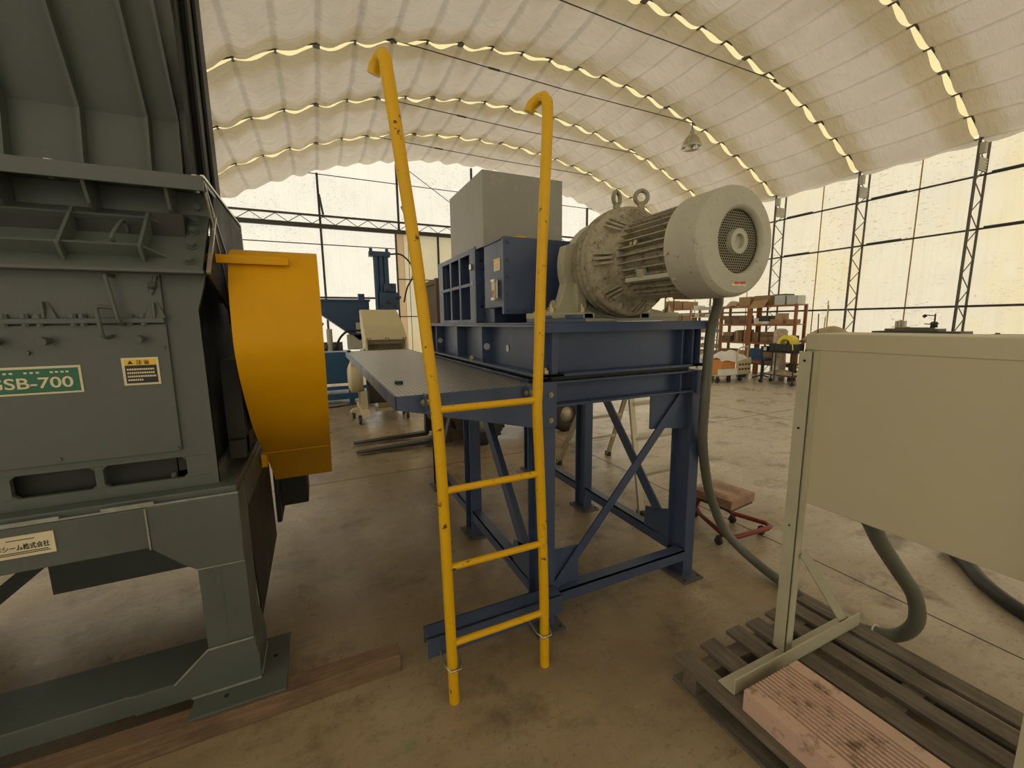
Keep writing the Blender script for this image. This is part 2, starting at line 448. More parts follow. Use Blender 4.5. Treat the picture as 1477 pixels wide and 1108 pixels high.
# roof liner, one sagging panel per bay, tied up at creases running along the hall
NB = 23; SEG = 8
edges = RIBS+[YE+.1]
liner = MB(); rnd = random.Random(3)
for b in range(len(edges)-1):
    y0, y1 = edges[b], edges[b+1]
    P = []
    for i in range(NB*SEG+1):
        s = i/SEG; ph = abs(math.sin(PI*s)); t = -AMAX+2*AMAX*i/(NB*SEG)
        g = .024+.024*ph
        a0 = y0+g; a1 = y1-g if b < len(edges)-2 else y1-.1
        amp = .13+.03*math.sin(s*1.7+b)
        row = []; fr = s-math.floor(s) if s < NB else 1.0
        if s < NB/2: fr = 1-fr
        ph2 = math.sin(PI*fr**1.7) if 0 < fr < 1 else 0
        for k in range(13):
            w = k/12; y = a0+(a1-a0)*w
            off = -amp*ph2*(.55+.45*math.sin(PI*w)) - .05*math.sin(PI*w) + .006*math.sin(17*w+s*9+b)
            x, z = arc(t, off+.03)
            row.append((x, y, z))
        P.append(row)
    # flaps down to the wall heads
    first = [(XL+.01, p[1], 4.93+.05*math.sin(PI*k/12)) for k, p in enumerate(P[0])]
    last = [(XW-.01, p[1], 4.92+.06*math.sin(PI*k/12)) for k, p in enumerate(P[-1])]
    mid0 = [((a[0]*.45+c[0]*.55), a[1], (a[2]+c[2])/2-.05-.02*math.sin(5*k/12*PI)) for k, (a, c) in enumerate(zip(first, P[0]))]
    mid1 = [((a[0]*.45+c[0]*.55), a[1], (a[2]+c[2])/2-.06-.02*math.sin(5*k/12*PI)) for k, (a, c) in enumerate(zip(last, P[-1]))]
    liner.grid([first, mid0]+P+[mid1, last])
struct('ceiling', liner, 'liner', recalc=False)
st = MB()
for y in RIBS:
    P = []
    for i in range(81):
        t = -AMAX*1.0+2*AMAX*i/80
        P.append([(arc(t, .06)[0], y-.42, arc(t, .06)[1]), (arc(t, .13)[0], y, arc(t, .13)[1]), (arc(t, .06)[0], y+.42, arc(t, .06)[1])])
    st.grid(P)
struct('trim_2', st, 'strip', recalc=False)

# arched ribs with clips
for n, y in enumerate(RIBS):
    m = MB()
    m.tube([(arc(-AMAX+2*AMAX*i/60, .03)[0], y-.045, arc(-AMAX+2*AMAX*i/60, .03)[1]) for i in range(61)], .019, 8)
    for i in range(NB+1):
        t = -AMAX+2*AMAX*i/NB; x, z = arc(t, .02)
        m.beam((x, y-.06, z), (x, y+.06, z), .03 if i % 4 else .10, .02)
    o = struct('trim_%d' % (n+3), m, 'darksteel')

# lattice wall columns
def column(x_in, x_out, y, label):
    t = thing('lattice_column', label, 'column', (x_out, y, 0), 0, 'lattice columns of the tent')
    s = 1 if x_out > x_in else -1
    build('inner_chord', MB().cyl((x_in, y, 0), (x_in, y, 5.0), .026, 8), 'truss', t)
    build('outer_chord', MB().cyl((x_out, y, 0), (x_out, y, 5.0), .022, 8), 'truss', t)
    d = MB(); z = .1; k = 0
    while z < 4.8:
        a, b = (x_in, x_out) if k % 2 == 0 else (x_out, x_in)
        d.cyl((a, y, z), (b, y, z+.29), .010, 6); z += .29; k += 1
    build('lacing', d, 'truss', t)
    p = MB()
    for k in range(5): p.box(x_in+s*.02, x_out-s*.02, y-.012, y+.012, 4.36+.052*k, 4.36+.052*k+.03)
    p.box(x_in+s*.06, x_out-s*.06, y-.008, y+.008, 4.36, 4.6)
    build('joint_plate', p, 'motor', t)
    build('clip_box', MB().box(x_in-.05, x_in+.05, y-.10, y-.02, 4.62, 4.82), 'motor', t, bev=.008)
    return t
names = ['nearest the camera, rightmost in view', 'second from the right, behind the beige cabinet', 'third from the right, beside the fan end of the big motor',
         'fourth from the right, behind the motor and shelves', 'farthest along the right wall']
for k, y in enumerate(RIBS[5:]):
    column(11.58, 12.0, y, 'steel lattice column on the right sheeting wall, '+names[k])
for y, l in ((11.6, 'steel lattice column at the far left eave beside the dark machine frame'),):
    column(XL+.45, XL+.03, y, l)
# girts and seams
g = MB()
for x in (XW-.04, XL+.04):
    for z, r in ((4.32, .02), (3.30, .02), (1.80, .024), (.25, .024)):
        g.cyl((x, YB, z), (x, YE, z), r, 6)
for y in RIBS[3:]:
    for z in (4.32, 3.30): g.cyl((XW-.075, y-.1, z+.02), (XW-.075, y-.75, z+.02), .018, 6)
struct('trim_20', g, 'darksteel')
g = MB()
for k in range(len(RIBS)-1):
    y = RIBS[k]+.99
    g.box(XW-.012, XW-.004, y-.012, y+.012, 0, 5.05)
struct('trim_21', g, 'truss_y')
# far end wall framing
g = MB()
for x in (.311, 2.5, 4.88, 7.2, 9.40): g.box(x-.03, x+.03, YE-.10, YE-.04, 0 if x < 2 or x > 5 else 4.3, 6.5-(x-CX)**2/27.6)
g.box(XL, XW, YE-.16, YE-.08, 4.28, 4.40)
g.box(XL, XW, YE-.14, YE-.08, 4.60, 4.65)
x = -2.3
while x < 11.8:
    g.cyl((x, YE-.11, 4.40), (x+.3, YE-.11, 4.60), .010, 6); g.cyl((x+.3, YE-.11, 4.60), (x+.6, YE-.11, 4.40), .010, 6); x += .6
for z, x0, x1, r in ((3.85, XL, 2.35, .014), (2.36, XL, 2.35, .03), (2.36, 5.0, XW, .03), (3.85, 5.0, XW, .014)): g.cyl((x0, YE-.07, z), (x1, YE-.07, z), r, 6)
g.cyl((-.15, YE-.1, 5.74), (9.6, YE-.1, 5.70), .012, 6)
g.cyl((2.55, YE-.1, 6.35), (4.9, YE-.1, 4.9), .010, 6)
g.cyl((.33, YE-.12, 5.2), (.40, YE-.12, 4.66), .03, 6); g.cyl((2.6, YE-.12, 5.1), (2.75, YE-.12, 4.68), .03, 6)
struct('trim_22', g, 'darksteel')
# big sliding door in the end wall
d = struct('door_1', MB().add([(2.58, YE-.19, 0), (4.95, YE-.19, 0), (4.95, YE-.19, 4.3), (2.58, YE-.19, 4.3)], [(0,1,2,3)]), 'doorsheet', recalc=False)
o = build('door_edge_sheet', MB().add([(2.36, YE-.2, 0), (2.60, YE-.2, 0), (2.60, YE-.2, 4.3), (2.36, YE-.2, 4.3)], [(0,1,2,3)]), 'peach', d, recalc=False)
m = MB()
for x, r in ((2.36, .025), (3.66, .03), (4.93, .03)): m.box(x-r, x+r, YE-.25, YE-.20, 0, 4.3)
for z in (.05, 1.80, 2.93, 4.28): m.box(2.36, 4.93, YE-.24, YE-.21, z-.015, z+.015)
m.box(2.72, 2.735, YE-.21, YE-.2, 0, 4.3)
build('door_frame', m, 'darksteel', d)
# tie cables strung below the ribs
for y, l in ((5.81, 'highest thin steel tie cable strung below the roof, nearest one'), (7.74, 'thin steel tie cable ending above the hanging lamp'),
             (9.67, 'third thin steel tie cable below the roof'), (11.6, 'farthest thin steel tie cable below the roof, seen above the grey hopper')):
    t = thing('tie_cable', l, 'cable', (1.5, y, 6.24), 0, 'steel tie cables under the roof')
    build('cable', MB().tube([(1.53, y, 6.24), (4.9, y, 6.16), (8.37, y, 6.15)], .009, 6), 'darksteel', t)
    for x, z in ((1.46, 6.235), (8.44, 6.15)): build('end_clamp', MB().beam((x-.07, y, z+.01), (x+.10, y, z), .06, .05), 'darksteel', t)
    build('turnbuckle', MB().cyl((3.2, y, 6.20), (3.42, y, 6.195), .018, 8), 'darksteel', t)
# hanging lamp
t = thing('pendant_lamp', 'silver bell-shaped high-bay lamp hanging from the roof rib', 'lamp', (8.30, 7.70, 5.57))
build('hanger', MB().cyl((8.30, 7.70, 6.16), (8.30, 7.70, 5.98), .012, 8), 'darksteel', t)
build('lamp_neck', MB().lathe([(.0, 6.0), (.035, 5.99), (.055, 5.93), (.065, 5.88)], (8.30, 7.70, 0), 'Z', 20), 'motor', t)
build('lamp_shade', MB().lathe([(.065, 5.89), (.11, 5.85), (.18, 5.75), (.225, 5.64), (.235, 5.59), (.228, 5.59), (.215, 5.64), (.17, 5.75), (.10, 5.84)], (8.30, 7.70, 0), 'Z', 28), 'lampmetal', t)
build('bulb', MB().lathe([(.0, 5.66), (.05, 5.68), (.07, 5.74), (.03, 5.83)], (8.30, 7.70, 0), 'Z', 16), 'glass', t)

# ================================================================== BLUE STEEL STAND
st = thing('steel_stand', 'dark blue welded steel stand carrying the shredder and the big motor, with side platform', 'machine stand', (1.49, 2.8, 0))
def post(x0, x1, y0, y1, ztop=1.31):
    m = MB()
    m.box(x0, x1, y0, y0+.010, .012, ztop); m.box(x0, x1, y1-.010, y1, .012, ztop)
    m.box((x0+x1)/2-.005, (x0+x1)/2+.005, y0+.010, y1-.010, .012, ztop)
    o = build('leg', m, 'blue', st)
    b = MB().box(x0-.045, x1+.04, y0-.055, y1+.02, 0, .012)
    build('base_plate', b, 'bluebase', o, bev=.002)
    h = MB()
    for x in (x0-.022, x1+.018): h.cyl((x, y0-.03, .012), (x, y0-.03, .0135), .009, 10)
    build('bolt_hole', h, 'black', o)
    return o
for (x0, x1) in ((.95, 1.03), (1.96, 2.035)):
    for (y0, y1) in ((1.72, 1.865), (2.79, 2.93), (3.79, 3.93)): post(x0, x1, y0, y1)
def ibeam_x(m, x0, x1, y0, y1, z0, z1, web, t=.012):
    m.box(x0, x1, y0, y1, z1-t, z1); m.box(x0, x1, y0, y1, z0, z0+t); m.box(x0, x1, web-.004, web+.004, z0+t, z1-t)
def ibeam_y(m, x0, x1, y0, y1, z0, z1, web, t=.012):
    m.box(x0, x1, y0, y1, z1-t, z1); m.box(x0, x1, y0, y1, z0, z0+t); m.box(web-.004, web+.004, y0, y1, z0+t, z1-t)
m = MB()
for y, w in ((1.72, 1.785), (3.80, 3.86)): ibeam_x(m, 1.03, 1.96, y, y+.13, 1.182, 1.31, w)
for x in (.95, 1.96): ibeam_y(m, x, x+.075, 1.865, 3.79, 1.182, 1.31, x+.04)
m.box(1.86, 1.868, 1.722, 1.785, 1.194, 1.298)
build('lower_beam', m, 'blue', st, bev=.002)
m = MB()
# upper beam ring: top flange, web, bottom flange
ibeam_x(m, .95, 2.03, 1.70, 1.84, 1.335, 1.585, 1.77, .014)
ibeam_x(m, .95, 2.03, 3.80, 3.95, 1.335, 1.585, 3.88, .014)
ibeam_y(m, .925, 1.07, 1.70, 3.97, 1.335, 1.585, 1.005, .014)
ibeam_y(m, 1.92, 2.035, 1.70, 3.97, 1.335, 1.585, 1.975, .014)
m.prism([(1.66, 1.548), (1.70, 1.548), (1.70, 1.588), (1.675, 1.588)], 'X', .93, 2.01)
m.box(1.0, 1.04, 1.712, 1.77, 1.349, 1.571); m.box(1.925, 1.94, 1.712, 1.77, 1.349, 1.571); m.box(1.855, 1.862, 1.72, 1.77, 1.349, 1.571)
build('upper_beam', m, 'blue', st, bev=.002)
m = MB(); m.box(1.03, 1.96, 1.76, 1.80, 1.311, 1.334); m.box(1.0, 1.02, 1.80, 3.8, 1.311, 1.334); m.box(1.97, 1.99, 1.80, 3.8, 1.311, 1.334)
build('gap_shade_strip', m, 'darksteel', st)  # dark strips added to fill the beam gap with a shade line
for y in (1.745, 2.455, 2.965, 3.55):
    build('stiffener', MB().box(.935, 1.001, y, y+.012, 1.349, 1.571), 'blue', st)
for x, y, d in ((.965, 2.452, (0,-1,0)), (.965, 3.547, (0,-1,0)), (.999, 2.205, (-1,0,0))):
    build('hole_light_disc', MB().hexbolt((x, y, 1.447), d, .021, .003, 20), 'cover', st, label='pale disc painted as light through a hole in the blue beam')  # pale discs painted as light seen through holes in the beam
m = MB()
m.box(.925, 2.03, 1.70, 3.97, 1.586, 1.594)
build('deck_plate', m, 'blue', st, bev=.001)
m = MB()   # shims under the pedestal
m.box(.95, 1.19, 1.70, 1.86, 1.594, 1.612); m.box(1.10, 1.17, 1.695, 1.75, 1.612, 1.630); m.box(.965, 1.0, 1.70, 1.76, 1.612, 1.626)
build('shim_plate', m, 'blue', st, bev=.002)
# bolts joining the beams
m = MB()
for x, y in ((.985, 1.735), (.955, 2.70)):
    m.hexbolt((x, y, 1.349), (0,0,1), .018, .018); m.cyl((x, y, 1.365), (x, y, 1.378), .009, 10)
build('beam_bolt', m, 'yellowzinc', st)
# connection plates on front posts
m = MB().box(.948, 1.032, 1.708, 1.72, 1.09, 1.312)
o = build('splice_plate', m, 'blue', st, bev=.002)
m = MB()
for z in (1.25, 1.125): m.hexbolt((.995, 1.708, z), (0,-1,0), .014, .010); m.cyl((.995, 1.70, z), (.995, 1.690, z), .007, 10)
build('splice_bolt', m, 'yellowzinc', o)
build('splice_plate', MB().box(1.975, 2.04, 1.706, 1.72, 1.175, 1.312), 'blue', st, bev=.002)
# bracing
build('gusset', MB().prism([(1.675,1.182),(1.677,.985),(1.817,.975),(1.96,.96),(1.96,1.182)], 'Y', 1.755, 1.763), 'blue', st)
build('gusset', MB().prism([(1.03,.408),(1.20,.40),(1.20,.192),(1.03,.192)], 'Y', 1.755, 1.763), 'blue', st)
def angle(p, q, w=.055, t=.006, up=(0,1,0), leg=(0,1,0)):
    m = MB().beam(p, q, t, w, up=up); return m
build('diagonal_brace', MB().beam((1.045, 1.742, .205), (1.90, 1.742, 1.165), .008, .05, up=(0,0,1)).beam((1.045, 1.742, .205), (1.90, 1.742, 1.165), .006, .05), 'blue', st)
m = MB(); m.box(1.03, 1.96, 1.715, 1.785, .182, .190); m.box(1.03, 1.96, 1.715, 1.722, .126, .190)
build('bottom_tie', m, 'blue', st)
for x in (.955, 1.965):
    for y0, y1 in ((1.865, 2.79), (2.93, 3.79)):
        m = MB(); m.box(x+.0, x+.07, y0, y1, .190, .198); m.box(x, x+.007, y0, y1, .128, .198)
        build('bottom_tie', m, 'blue', st)
for x in (.96, 1.965):
    build('diagonal_brace', MB().beam((x, 2.69, 1.18), (x, 1.95, .34), .008, .075).beam((x+.03, 2.725, 1.18), (x+.03, 1.985, .34), .06, .008), 'blue', st)
    build('gusset', MB().prism([(1.865, .40), (1.95, .37), (2.067, .339), (2.075, .198), (1.865, .198)], 'X', x-.004, x+.004), 'blue', st)
    build('diagonal_brace', MB().beam((x, 3.05, 1.18), (x, 3.72, .30), .008, .06), 'blue', st)
# side platform
pl = MB(); pl.box(.275, .925, 1.727, 4.88, 1.293, 1.300)
pf = build('platform_floor', pl, 'checker', st, label='grey chequer plate platform floor')
m = MB()
m.prism([(.268, 1.302), (.268, 1.245), (.376, 1.221), (.469, 1.196), (.914, 1.093), (.948, 1.091), (.948, 1.302)], 'Y', 1.715, 1.724)
m.prism([(.268, 1.29), (.268, 1.245), (.376, 1.221), (.469, 1.196), (.914, 1.093), (.948, 1.091), (.948, 1.29)], 'Y', 3.30, 3.308)
m.prism([(.268, 1.302), (.268, 1.245), (.376, 1.221), (.469, 1.196), (.914, 1.093), (.948, 1.091), (.948, 1.302)], 'Y', 4.88, 4.888)
m.box(.266, .274, 1.715, 4.888, 1.243, 1.304)
m.box(.925, .948, 1.73, 4.88, 1.23, 1.300)
build('platform_frame', m, 'blue', st, bev=.0015)
m = MB(); m.cyl((.352, 2.10, 1.300), (.352, 2.10, 1.315), .020, 12); m.cyl((.29, 4.72, 1.300), (.29, 4.72, 1.32), .020, 12)
build('rubber_stop', m, 'blackplastic', st)
for x in (.385, .865):
    o = build('ladder_bracket', MB().prism([(1.715, 1.308), (1.672, 1.300), (1.672, 1.243), (1.715, 1.228)], 'X', x-.003, x+.003), 'blue', st)
    m = MB(); m.cyl((x-.018, 1.69, 1.272), (x+.045, 1.69, 1.272), .007, 8); m.hexbolt((x+.006, 1.69, 1.272), (1,0,0), .014, .012); m.hexbolt((x-.004, 1.69, 1.272), (-1,0,0), .014, .009)
    build('bracket_bolt', m, 'yellowzinc', o)
m = MB(); m.box(.335, 1.013, 1.62, 1.705, .242, .250); m.box(.335, 1.013, 1.62, 1.628, .150, .250); m.box(.335, 1.013, 1.697, 1.705, .17, .250)
build('ladder_channel', m, 'blue', st, bev=.002)
m = MB()
for x in (.42, .855):
    m.tube([(x-.033, 1.62, .175), (x-.033, 1.53, .170), (x-.02, 1.492, .168), (x+.02, 1.492, .168), (x+.033, 1.53, .170), (x+.033, 1.62, .175)], .005, 8)
build('rail_clamp', m, 'steel', st, label='bright steel U-bolt around the ladder rail')

# ================================================================== LADDER
lad = thing('ladder', 'tall yellow tubular steel ladder with four rungs standing at the blue platform', 'ladder', (.64, 1.52, 0))
lp = [(.417,1.52,0), (.408,1.52,.5), (.400,1.52,.95), (.389,1.52,1.25), (.365,1.52,1.513), (.337,1.52,1.832), (.303,1.52,2.127), (.281,1.52,2.318), (.268,1.52,2.42)]
rp = [(.857,1.52,.0), (.853,1.52,.4), (.836,1.52,.9), (.822,1.52,1.22), (.824,1.52,1.30), (.832,1.52,1.50), (.842,1.52,1.78), (.855,1.52,2.046), (.868,1.52,2.30), (.872,1.52,2.41)]
def hook(base, dx):
    x, y, z = base
    return [(x-.001, y+.004, z+.03), (x-.004, y+.022, z+.052), (x+dx*.4, y+.05, z+.058), (x+dx, y+.078, z+.045), (x+dx*1.3, y+.088, z+.02)]
for pts, dx in ((lp, -.022), (rp, -.028)):
    path = smooth_path(pts, 5)+hook(pts[-1], dx)
    build('rail', MB().tube(path, .0218, 18), 'ladder', lad)
for z, x0, x1 in ((.274, .412, .855), (.617, .405, .845), (.946, .400, .834), (1.272, .388, .822)):
    build('rung', MB().cyl((x0, 1.52, z), (x1, 1.52, z), .0145, 14), 'ladder', lad)

# ================================================================== SHREDDER
sh = thing('shredder', 'dark blue shredder housing with grey sheet hopper box on the blue stand', 'shredder', (1.45, 2.9, 1.594))
X0 = .945
ys = [3.45, 3.33, 3.135, 3.101, 2.915, 2.88, 2.685, 2.59]
m = MB()
for y0, y1 in ((3.33, 3.45), (3.101, 3.135), (2.88, 2.915), (2.59, 2.685)): m.box(X0, X0+.022, y0, y1, 1.594, 2.073)
for a, b in ((3.135, 3.33), (2.915, 3.101), (2.685, 2.88)):
    for z0, z1 in ((1.594, 1.617), (1.836, 1.858), (2.04, 2.073)): m.box(X0, X0+.022, a, b, z0, z1)
o = build('grid_frame', m, 'blue', sh, bev=.002)
m = MB()
for a, b in ((3.135, 3.33), (2.915, 3.101), (2.685, 2.88)):
    for z in (1.64, 2.02): m.hexbolt((X0+.030, a+.02, z), (-1,0,0), .013, .014)
for y in (3.40, 2.63):
    m.hexbolt((X0, y, 1.85), (-1,0,0), .008, .004)
m.hexbolt((X0, 2.64, 1.955), (-1,0,0), .022, .012)
build('grid_bolt', m, 'steel', o)
m = MB(); m.box(X0+.022, X0+.10, 2.60, 3.44, 1.594, 1.612); m.box(X0+.022, X0+.10, 2.60, 3.44, 2.055, 2.073)
m.box(X0+.10, 1.95, 2.60, 3.44, 1.594, 2.073)
for y in (3.33, 3.118, 2.897, 2.685): m.box(X0+.022, X0+.10, y-.008, y+.008, 1.612, 2.055)
build('body', m, 'blue', sh, bev=.003)
m = MB()
for k in range(6): m.hexbolt((X0+.10, 3.24, 1.65+.065*k), (-1,0,0), .02, .02)
build('body_bolt', m, 'blue', sh)
m = MB(); m.box(X0, 1.95, 2.575, 2.60, 1.594, 2.076); m.box(1.0, 1.95, 2.40, 2.575, 1.594, 1.93)
build('end_plate', m, 'blue', sh, bev=.003)
m = MB()
for z, r in ((2.03, .022), (1.955, .022), (1.86, .020), (1.76, .020), (1.66, .022)): m.hexbolt((.985, 2.575, z), (0,-1,0), r, .016)
build('end_bolt', m, 'blue', sh)
m = MB()
for z in (1.99, 1.70): m.cyl((.985, 2.574, z), (.985, 2.5725, z), .011, 12)
build('bolt_hole', m, 'black', sh)
m = MB(); m.box(X0+.002, 1.93, 2.145, 2.42, 1.682, 2.045)
o = build('gearbox', m, 'blue', sh, bev=.003)
build('gearbox_lid', MB().box(X0-.004, 1.94, 2.125, 2.43, 2.045, 2.055), 'blue', o, bev=.002)
m = MB().box(X0-.004, 1.945, 2.120, 2.145, 1.642, 2.056)
o2 = build('front_cover', m, 'blue', sh, bev=.002)
m = MB()
for z in (1.665, 1.75, 1.845, 1.935, 2.03): m.hexbolt((X0+.025, 2.12, z), (0,-1,0), .011, .010)
for x in (1.07, 1.20, 1.33): m.hexbolt((x, 2.12, 1.662), (0,-1,0), .010, .010)
for x in (1.2, 1.45, 1.7): m.hexbolt((x, 2.12, 2.036), (0,-1,0), .009, .008)
build('cover_bolt', m, 'blue', o2)
m = MB().lathe([(.001, 2.06), (.18, 2.06), (.18, 2.12)], (1.465, 0, 1.89), 'Y', 40)
for k in range(12):
    t = k*PI/6; m.hexbolt((1.465+.155*math.cos(t), 2.06, 1.89+.155*math.sin(t)), (0,-1,0), .012, .012)
build('bearing_flange', m, 'blue', sh)
build('oil_cap', MB().cyl((1.105, 2.26, 2.055), (1.105, 2.26, 2.085), .045, 12, smooth=False), 'ladder', sh, label='yellow cap on the gearbox lid', bev=.004)
m = MB(); m.box(X0-.030, X0-.006, 2.195, 2.235, 1.735, 1.825)
o3 = build('oil_gauge', m, 'cream', sh, bev=.003, label='oil sight gauge with orange lower half')
m = MB(); m.box(X0-.032, X0+.002, 2.190, 2.240, 1.722, 1.737); m.box(X0-.032, X0+.002, 2.190, 2.240, 1.823, 1.836); m.cyl((X0-.018, 2.180, 1.730), (X0-.018, 2.180, 1.832), .005, 8)
build('gauge_frame', m, 'steel', o3)
build('gauge_oil', MB().box(X0-.0315, X0-.0295, 2.20, 2.23, 1.738, 1.775), 'orange', o3)
m = MB().box(X0-.0005, X0+.001, 2.175, 2.265, 1.885, 1.952)
o4 = build('instruction_label', m, 'cream', sh, label='small cream label with yellow head on the gearbox side')
m = MB().box(X0-.0012, X0-.0006, 2.18, 2.26, 1.935, 1.948)
for k in range(4): m.box(X0-.0012, X0-.0006, 2.19, 2.25, 1.895+.009*k, 1.898+.009*k)
build('label_print', m, 'stickeryellow', o4, split=False)
# pipe and fittings at the reducer
m = MB().tube(smooth_path([(1.27, 2.05, 1.82), (1.235, 2.02, 1.76), (1.21, 1.98, 1.70), (1.17, 1.95, 1.69)], 5), .010, 8)
m.cyl((1.20, 1.97, 1.69), (1.15, 1.95, 1.69), .022, 10); m.cyl((1.15, 1.92, 1.60), (1.15, 1.92, 1.64), .014, 8)
build('grease_pipe', m, 'motordirt', sh)
# hopper box
m = MB()
hx0, hx1, hy0, hy1, hz0, hz1, t = .952, 1.505, 2.435, 3.10, 2.056, 2.492, .006
m.box(hx0, hx1, hy0, hy0+t, hz0, hz1); m.box(hx0, hx1, hy1-t, hy1, hz0, hz1)
m.box(hx0, hx0+t, hy0+t, hy1-t, hz0, hz1); m.box(hx1-t, hx1, hy0+t, hy1-t, hz0, hz1)
build('hopper', m, 'hopper', sh, label='tall grey-beige sheet hopper box open at the top')

# ================================================================== MOTOR
AX, AZ = 1.465, 1.89
mo = thing('electric_motor', 'big grey-beige finned electric motor with perforated fan cover on the blue stand', 'motor', (AX, 1.75, 1.594))
c = (AX, 0, AZ)
m = MB().lathe([(.196, 1.285), (.206, 1.283)], c, 'Y', 64); m.lathe([(.206, 1.283), (.206, 1.136)], c, 'Y', 64); m.lathe([(.206, 1.136), (.201, 1.122), (.190, 1.113)], c, 'Y', 64); m.lathe([(.190, 1.113), (.130, 1.101)], c, 'Y', 64); m.lathe([(.130, 1.101), (.122, 1.104), (.117, 1.116), (.117, 1.124), (.196, 1.135)], c, 'Y', 64); m.lathe([(.196, 1.135), (.196, 1.285)], c, 'Y', 64)
m.cyl((AX-.204, 1.262, AZ-.03), (AX-.212, 1.262, AZ-.03), .008, 8); m.cyl((AX-.16, 1.262, AZ-.13), (AX-.168, 1.262, AZ-.137), .008, 8)
build('fan_cover', m, 'motor', mo, split=False)
# perforated grille: a plate really punched with holes
def perforated(cx, cy, cz, R, rin, pitch):
    m = MB(); rh = pitch*.43; row = 0; z = -R
    # hex tiling of ring cells around each hole
    dx, dz = pitch, pitch*.866
    nr = int(R/dz)+1
    for a in range(-nr, nr+1):
        for b in range(-nr*2, nr*2+1):
            x = b*dx+(a % 2)*dx/2; zz = a*dz; d = math.hypot(x, zz)
            if d > R+pitch*.45 or d < rin-pitch*.3: continue
            outer = []; inner = []
            for k in range(6):
                t = PI/6+k*PI/3
                outer.append((cx+x+pitch/math.sqrt(3)*math.cos(t), cy, cz+zz+pitch/math.sqrt(3)*math.sin(t)))
                inner.append((cx+x+rh*math.cos(t), cy, cz+zz+rh*math.sin(t)))
            m.add(outer+inner, [(k, (k+1) % 6, 6+(k+1) % 6, 6+k) for k in range(6)])
    return m
g_ = build('fan_grille', perforated(AX, 1.126, AZ, .113, .045, .0108), 'grille', mo, split=False, label='round perforated fan grille')
m = MB().lathe([(.001, 1.124), (.026, 1.124)], c, 'Y', 32); m.lathe([(.026, 1.124), (.027, 1.108)], c, 'Y', 32); m.lathe([(.027, 1.108), (.046, 1.108)], c, 'Y', 32); m.lathe([(.046, 1.108), (.048, 1.128)], c, 'Y', 32)
build('grille_hub', m, 'motor', g_, split=False)
build('fan_backing', MB().lathe([(.001, 1.17), (.19, 1.17)], c, 'Y', 32), 'black', mo)
m = MB().box(AX-.03, AX+.05, 1.1065, 1.1085, AZ-.165, AZ-.140)
lb = build('red_label', m, 'cream', mo, label='small white label with red lettering')
m = MB()
for k, (a, b) in enumerate(((-.015, .004), (.008, .017), (.021, .032), (.035, .046))): m.box(AX+a, AX+b, 1.105, 1.1065, AZ-.158+.002*(k % 2), AZ-.148+.002*(k % 3))
build('label_print', m, 'reda', lb, split=False)
# finned body
m = MB(); nf = 36; r0_, r1_ = .152, .190; prof = []
for k in range(nf):
    t = 2*PI*k/nf; w = .010 if k % 4 else .016
    for dt, r in ((-.5*2*PI/nf+.03, r0_), (-.021, r0_), (-.014, r1_), (.014, r1_), (.021, r0_), (.5*2*PI/nf-.03, r0_)): prof.append((AX+r*math.cos(t+dt), AZ+r*math.sin(t+dt)))
m.prism(prof, 'Y', 1.26, 1.60)
build('finned_body', m, 'motordirt', mo, label='dirty ribbed cooling-fin body')
m = MB()
for dt in (-.55, .0): pass
m.beam((AX-.160, 1.55, AZ-.110), (AX-.160, 1.28, AZ-.110), .02, .02)
build('body_rib', m, 'motor', mo, bev=.004)
m = MB(); d = Vector((-.88, 0, -.47)); pc = Vector((AX, 1.445, AZ))+d*.178
m.cyl(pc, pc+d*.020, .030, 4, smooth=False); m.cyl(pc+d*.018, pc+d*.024, .016, 4, smooth=False)
build('drain_boss', m, 'pedestal', mo)
m = MB(); d = Vector((-.97, 0, .22)); pc = Vector((AX, 1.465, AZ))+d*.185
m.cyl(pc, pc+d*.012, .012, 10); m.cyl(pc+Vector((0,.03,0)), pc+Vector((0,.03,0))+d*.010, .008, 8)
build('body_plug', m, 'yellowzinc', mo)
# end bell with ribs, flange ring and bolts
m = MB().lathe([(.150, 1.58), (.180, 1.585), (.192, 1.60), (.195, 1.655), (.205, 1.675), (.255, 1.69), (.266, 1.70), (.268, 1.73), (.262, 1.735)], c, 'Y', 64)
eb = build('end_bell', m, 'motordirt', mo)
m = MB()
for k in range(8):
    t0 = PI/8*0+k*PI/4
    for dt in (-.10, 0, .10):
        t = t0+dt; u = Vector((math.cos(t), 0, math.sin(t)))
        P = [Vector(c)+u*.190+Vector((0, 1.615, 0)), Vector(c)+u*.198+Vector((0, 1.600, 0)), Vector(c)+u*.250+Vector((0, 1.672, 0)), Vector(c)+u*.250+Vector((0, 1.70, 0)), Vector(c)+u*.190+Vector((0, 1.68, 0))]
        n = Vector((-math.sin(t), 0, math.cos(t)))*.0055
        m.add([p-n for p in P]+[p+n for p in P], [(0,1,2,3,4), (9,8,7,6,5)]+[(i, (i+1) % 5, 5+(i+1) % 5, 5+i) for i in range(5)])
build('bell_rib', m, 'motordirt', eb)
for k in range(8):
    t = PI/8+k*PI/4; p = Vector(c)+Vector((math.cos(t)*.232, 1.690, math.sin(t)*.232))
    m = MB().cyl(p, p+Vector((0,-.006,0)), .018, 14); m.hexbolt(p+Vector((0,-.006,0)), (0,-1,0), .013, .010); m.cyl(p+Vector((0,-.014,0)), p+Vector((0,-.024,0)), .006, 8)
    build('flange_bolt', m, 'motor', eb)
# housing behind the flange (reducer)
m = MB().lathe([(.262, 1.735), (.272, 1.742), (.272, 1.765), (.262, 1.77), (.262, 1.782), (.268, 1.785), (.268, 1.80), (.245, 1.83), (.230, 1.95), (.19, 2.05), (.10, 2.06), (.001, 2.06)], c, 'Y', 64)
build('gear_housing', m, 'motordirt', mo)
